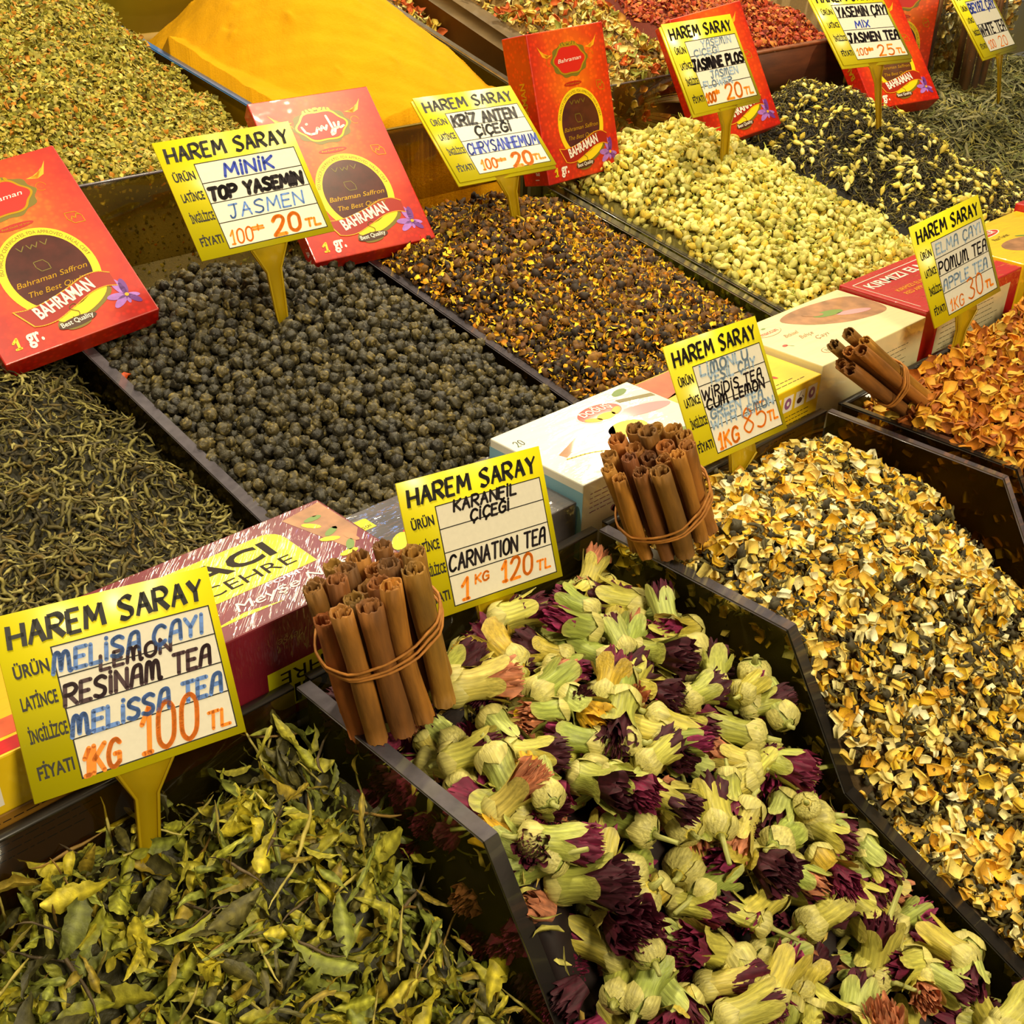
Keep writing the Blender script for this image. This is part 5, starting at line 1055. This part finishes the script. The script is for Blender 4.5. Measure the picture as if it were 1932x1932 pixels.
def petal_geo(seed, kind, L=.028, r0=.0074):
    g = np.random.default_rng(seed + 500); b = MB(); sheets, hgt, rad = {0: (2, .10, .8), 1: (6, .34, 1.2), 2: (8, .46, 1.5), 3: (4, .22, 1.05)}[kind % 4]
    pal = [(84, 16, 40), (108, 20, 54), (66, 14, 30), (132, 32, 76), (190, 120, 84), (206, 160, 30)][seed % 6]; base = s2l(pal)
    for s in range(sheets):
        nu, nl = 64, 6; V, col = [], []; q = (s + 1) / sheets; ph = g.uniform(0, 6.28, 4)
        for i in range(nl + 1):
            t = i / nl
            for j in range(nu):
                a = 2 * math.pi * j / nu; ruf = t * (.20 * math.sin(5 * a + ph[0]) + .10 * math.sin(13 * a + ph[1]) + .035 * g.normal())
                r = r0 * (.25 + .55 * q) * (1 - t) + r0 * rad * q * t; r *= 1 + ruf
                z = L * (.66 + (.26 + hgt * (1.15 - .45 * q)) * t) + r0 * .42 * t * math.sin(9 * a + ph[2] + 2 * t) + r0 * .07 * t * g.normal()
                V.append((r * math.cos(a), r * math.sin(a), z)); col.append(base * g.uniform(.6, 1.35) * (1.2 + .3 * t if (j + s) % 5 == 0 else 1))
        b.add(V, [(i * nu + j, i * nu + (j + 1) % nu, (i + 1) * nu + (j + 1) % nu, (i + 1) * nu + j) for i in range(nl) for j in range(nu)], None, np.array(col))
    return b
def make_carnation(seed, kind, splay, stem):
    t = bpy.data.objects.new('carnation_bud', None); t.empty_display_size = .01
    b = calyx_geo(seed, splay=splay); c_ = part_unlinked('calyx', b.mesh('calyx', m_cal, True), t); out = [c_]
    out.append(part_unlinked('bract', bract_geo(seed).mesh('bract', m_cal, True), t))
    out.append(part_unlinked('petals', petal_geo(seed, kind).mesh('petals', m_ptl, True), t))
    P = [(0, 0, .0005), (.0006, 0, -.003), (g_ := .0015 * math.sin(seed), .001 * math.cos(seed), -.003 - stem)]
    b = MB(); b.tube(P, [.0022, .0013, .0011], 7, True, col=s2l((176, 176, 96))); out.append(part_unlinked('stem', b.mesh('stem', m_cal, True), t))
    return t, out
def part_unlinked(n, me, p):
    o = bpy.data.objects.new(n, me); o.parent = p; return o
hp_car = Heap(.299, .5565, [.0, .05, .15, .2, .25, .30, .35, .41, .474], [(-.195, -.17, -.185), (-.18, -.155, -.180), (-.150, -.125, -.165), (-.125, -.100, -.142), (-.075, -.062, -.105), (-.022, -.026, -.066), (-.010, -.014, -.045), (-.008, -.010, -.022), (-.030, -.030, -.030)], .010, 21)
protos = []
desc = {0: 'closed', 1: 'half open', 2: 'wide open', 3: 'slightly open'}
colr = ['burgundy', 'magenta', 'dark maroon', 'pinkish purple', 'peach', 'golden yellow']
kinds = [(0, 0, .05, .002), (1, 1, .12, .004), (2, 2, .3, .001), (3, 0, .06, .010), (4, 3, .2, .003), (5, 1, .35, .002), (6, 2, .4, .001), (7, 3, .1, .006), (8, 1, .25, .0), (9, 0, .05, .003), (10, 0, .15, .012), (12, 0, .0, .002), (13, 1, .45, .001), (14, 3, .05, .014), (18, 2, .25, .001)]
for k_ in kinds: protos.append((k_,) + make_carnation(*k_))
xs, ys = spots(hp_car, .0275, .42); zs = hp_car.z(xs, ys); N_ = hp_car.nrm(xs, ys)
xs2, ys2 = spots(hp_car, .027, .45); zs2 = hp_car.z(xs2, ys2) - .013; N2 = hp_car.nrm(xs2, ys2)
PX = np.concatenate([np.column_stack([xs2, ys2, zs2]), np.column_stack([xs, ys, zs])]); NN = np.concatenate([N2, N_]); topm = np.concatenate([np.zeros(len(xs2), bool), np.ones(len(xs), bool)])
px, py, d = project(PX); keep = (px > -120) & (px < 2050) & (py < 2080); PX, NN, topm = PX[keep], NN[keep], topm[keep]
wts = np.array([1.8, 1, .5, 1.6, .8, .6, .4, .9, .7, 1.7, 1.4, 2.0, .4, 1.3, .35]); wts /= wts.sum()
low_V = MB()
cnt = 0
sp_near = [((.325, .405), .040), ((.577, .415), .042)]
def zone(x, y):
    if y > .42: return 'at the back wall of the bin'
    if x < .335: return 'along the left divider'
    if x > .52: return 'along the right divider'
    if y > .34: return 'in the upper middle of the heap'
    if y > .24: return 'in the middle of the heap'
    return 'in the near part of the heap'
for i in range(len(PX)):
    x, y, z = PX[i]
    if any(math.hypot(x - c_[0], y - c_[1]) < r_ * .75 for c_, r_ in sp_near) and topm[i]: continue
    k = rng.choice(len(protos), p=wts); kd, root, parts_ = protos[k]
    zv = NN[i] * rng.uniform(-.35, .45) + rng.normal(0, 1, 3) * [1, 1, .25]; zv = uw(zv)
    a = rng.normal(0, 1, 3); xv = uw(a - zv * (a @ zv)); yv = np.cross(zv, xv); s = rng.uniform(1.0, 1.42)
    o = root.copy(); C.objects.link(o); o.name = 'carnation_bud'
    c0 = np.array([x, y, z]) + NN[i] * .004 - zv * .013 * s
    # keep inside the bin
    lo, hi = .304, .552
    ext = c0 + zv * .030 * s
    c0[0] += max(0, lo + .006 - min(c0[0], ext[0])) - max(0, max(c0[0], ext[0]) - hi + .006)
    c0[1] -= max(0, max(c0[1], ext[1]) - .464)
    o.matrix_world = Matrix(((*(np.array([xv[0], yv[0], zv[0]]) * s), c0[0]), (*(np.array([xv[1], yv[1], zv[1]]) * s), c0[1]), (*(np.array([xv[2], yv[2], zv[2]]) * s), c0[2]), (0, 0, 0, 1)))
    o['label'] = '%s dried carnation bud with %s petals %s' % (desc[kd[1] % 4], colr[kd[0] % 6], zone(x, y)); o['category'] = 'flower bud'
    o['group'] = '%s carnation buds with %s petals %s' % (desc[kd[1] % 4], colr[kd[0] % 6], zone(x, y))
    for p in parts_:
        q = p.copy(); C.objects.link(q); q.parent = o
    cnt += 1
# core of the heap with torn petals between the buds
prot = []
for i in range(5):
    b = petal_geo(i, 1); V = np.concatenate(b.V); V = V - V.mean(0); prot.append(dict(V=V, Q=np.concatenate(b.Q), col=np.concatenate(b.col) * (1 if i < 4 else .8), size=.02))
for i in range(6): prot.append(with_(p_leaf(.018, .009, 1500 + i, 5, 3, 1.4, .8, .2), [(190, 180, 90), (170, 160, 70), (200, 170, 80)]))
fill('petals', hp_car, prot, [(.017, -.022, 2, .8, 1.1, [.6] * 5 + [1.2] * 6, .002), (.024, -.010, 2, .8, 1.1, [.7] * 4 + [.3] + [2.6] * 6, .003)], m_ptl, m_under, 'x', 'x', 'x', 'x', 'loose_petals', 'torn burgundy petals and leaf scraps under the carnation buds', 0, False, .024, side='x', side_sp=.016, base_col=(30, 14, 12))
# ------------------------------------------------------------------ cellophane packs at top right
m_cel = glass('cellophane', (225, 220, 200), 0.04, 0.06, (160, 140, 100), 1.0, 1.5)
for k, (bx, by) in enumerate(((1.86, .985), (1.955, .93))):
    t = thing('cellophane_pack', ('left', 'right')[k] + ' clear cellophane pack of thin brown sticks standing at top right', 'pack', mtx=Matrix.Translation((bx, by, .07)))
    for j in range(9):
        a = j * .7; b = MB(); b.tube([(.012 * math.cos(a) * (j % 3), .012 * math.sin(a) * (j % 3), 0), (.014 * math.cos(a) * (j % 3), .014 * math.sin(a) * (j % 3), .17 + .004 * (j % 4))], .0055, 8); part('brown_stick', b.mesh('brown_stick', mat('brown_stick', (120, 74, 40), .6, noise=.3)), t)
    b = MB(); V = []; nu, nl = 30, 14
    for i in range(nl + 1):
        for j in range(nu):
            a = 2 * math.pi * j / nu; r = .036 + .003 * math.sin(5 * a + i) + .002 * math.sin(11 * a + .5 * i) + rng.normal(0, .0008); V.append((r * math.cos(a), r * math.sin(a), i / nl * .19))
    b.add(V, [(i * nu + j, i * nu + (j + 1) % nu, (i + 1) * nu + (j + 1) % nu, (i + 1) * nu + j) for i in range(nl) for j in range(nu)]); part('wrapper', b.mesh('wrapper', m_cel, True), t)

# small scraps the photo shows on the heaps
def scrap(px, py, h, label, col, sz):
    y = h.ys[0]
    for y in np.linspace(h.ys[-1], h.ys[0], 400):
        p = at(px, py, 1, y)
        if p[2] > float(h.z(np.array([p[0]]), np.array([y]))[0]) + .006: break
    q = p_leaf(sz, sz * .7, 77, 5, 3, 1.2, .8, .2); V = q['V'] + p
    thing('petal_scrap', label, 'petal', None, me=mesh_from('petal_scrap', V, q['Q'], None, m_leafm, q['col'] * s2l(col), True))
scrap(240, 708, hp_prl, 'small orange red scrap on the tea pearls near the left divider', (220, 84, 20), .011)
scrap(983, 1345, hp_car, 'bright yellow petal scrap among the carnation buds', (250, 216, 10), .010)
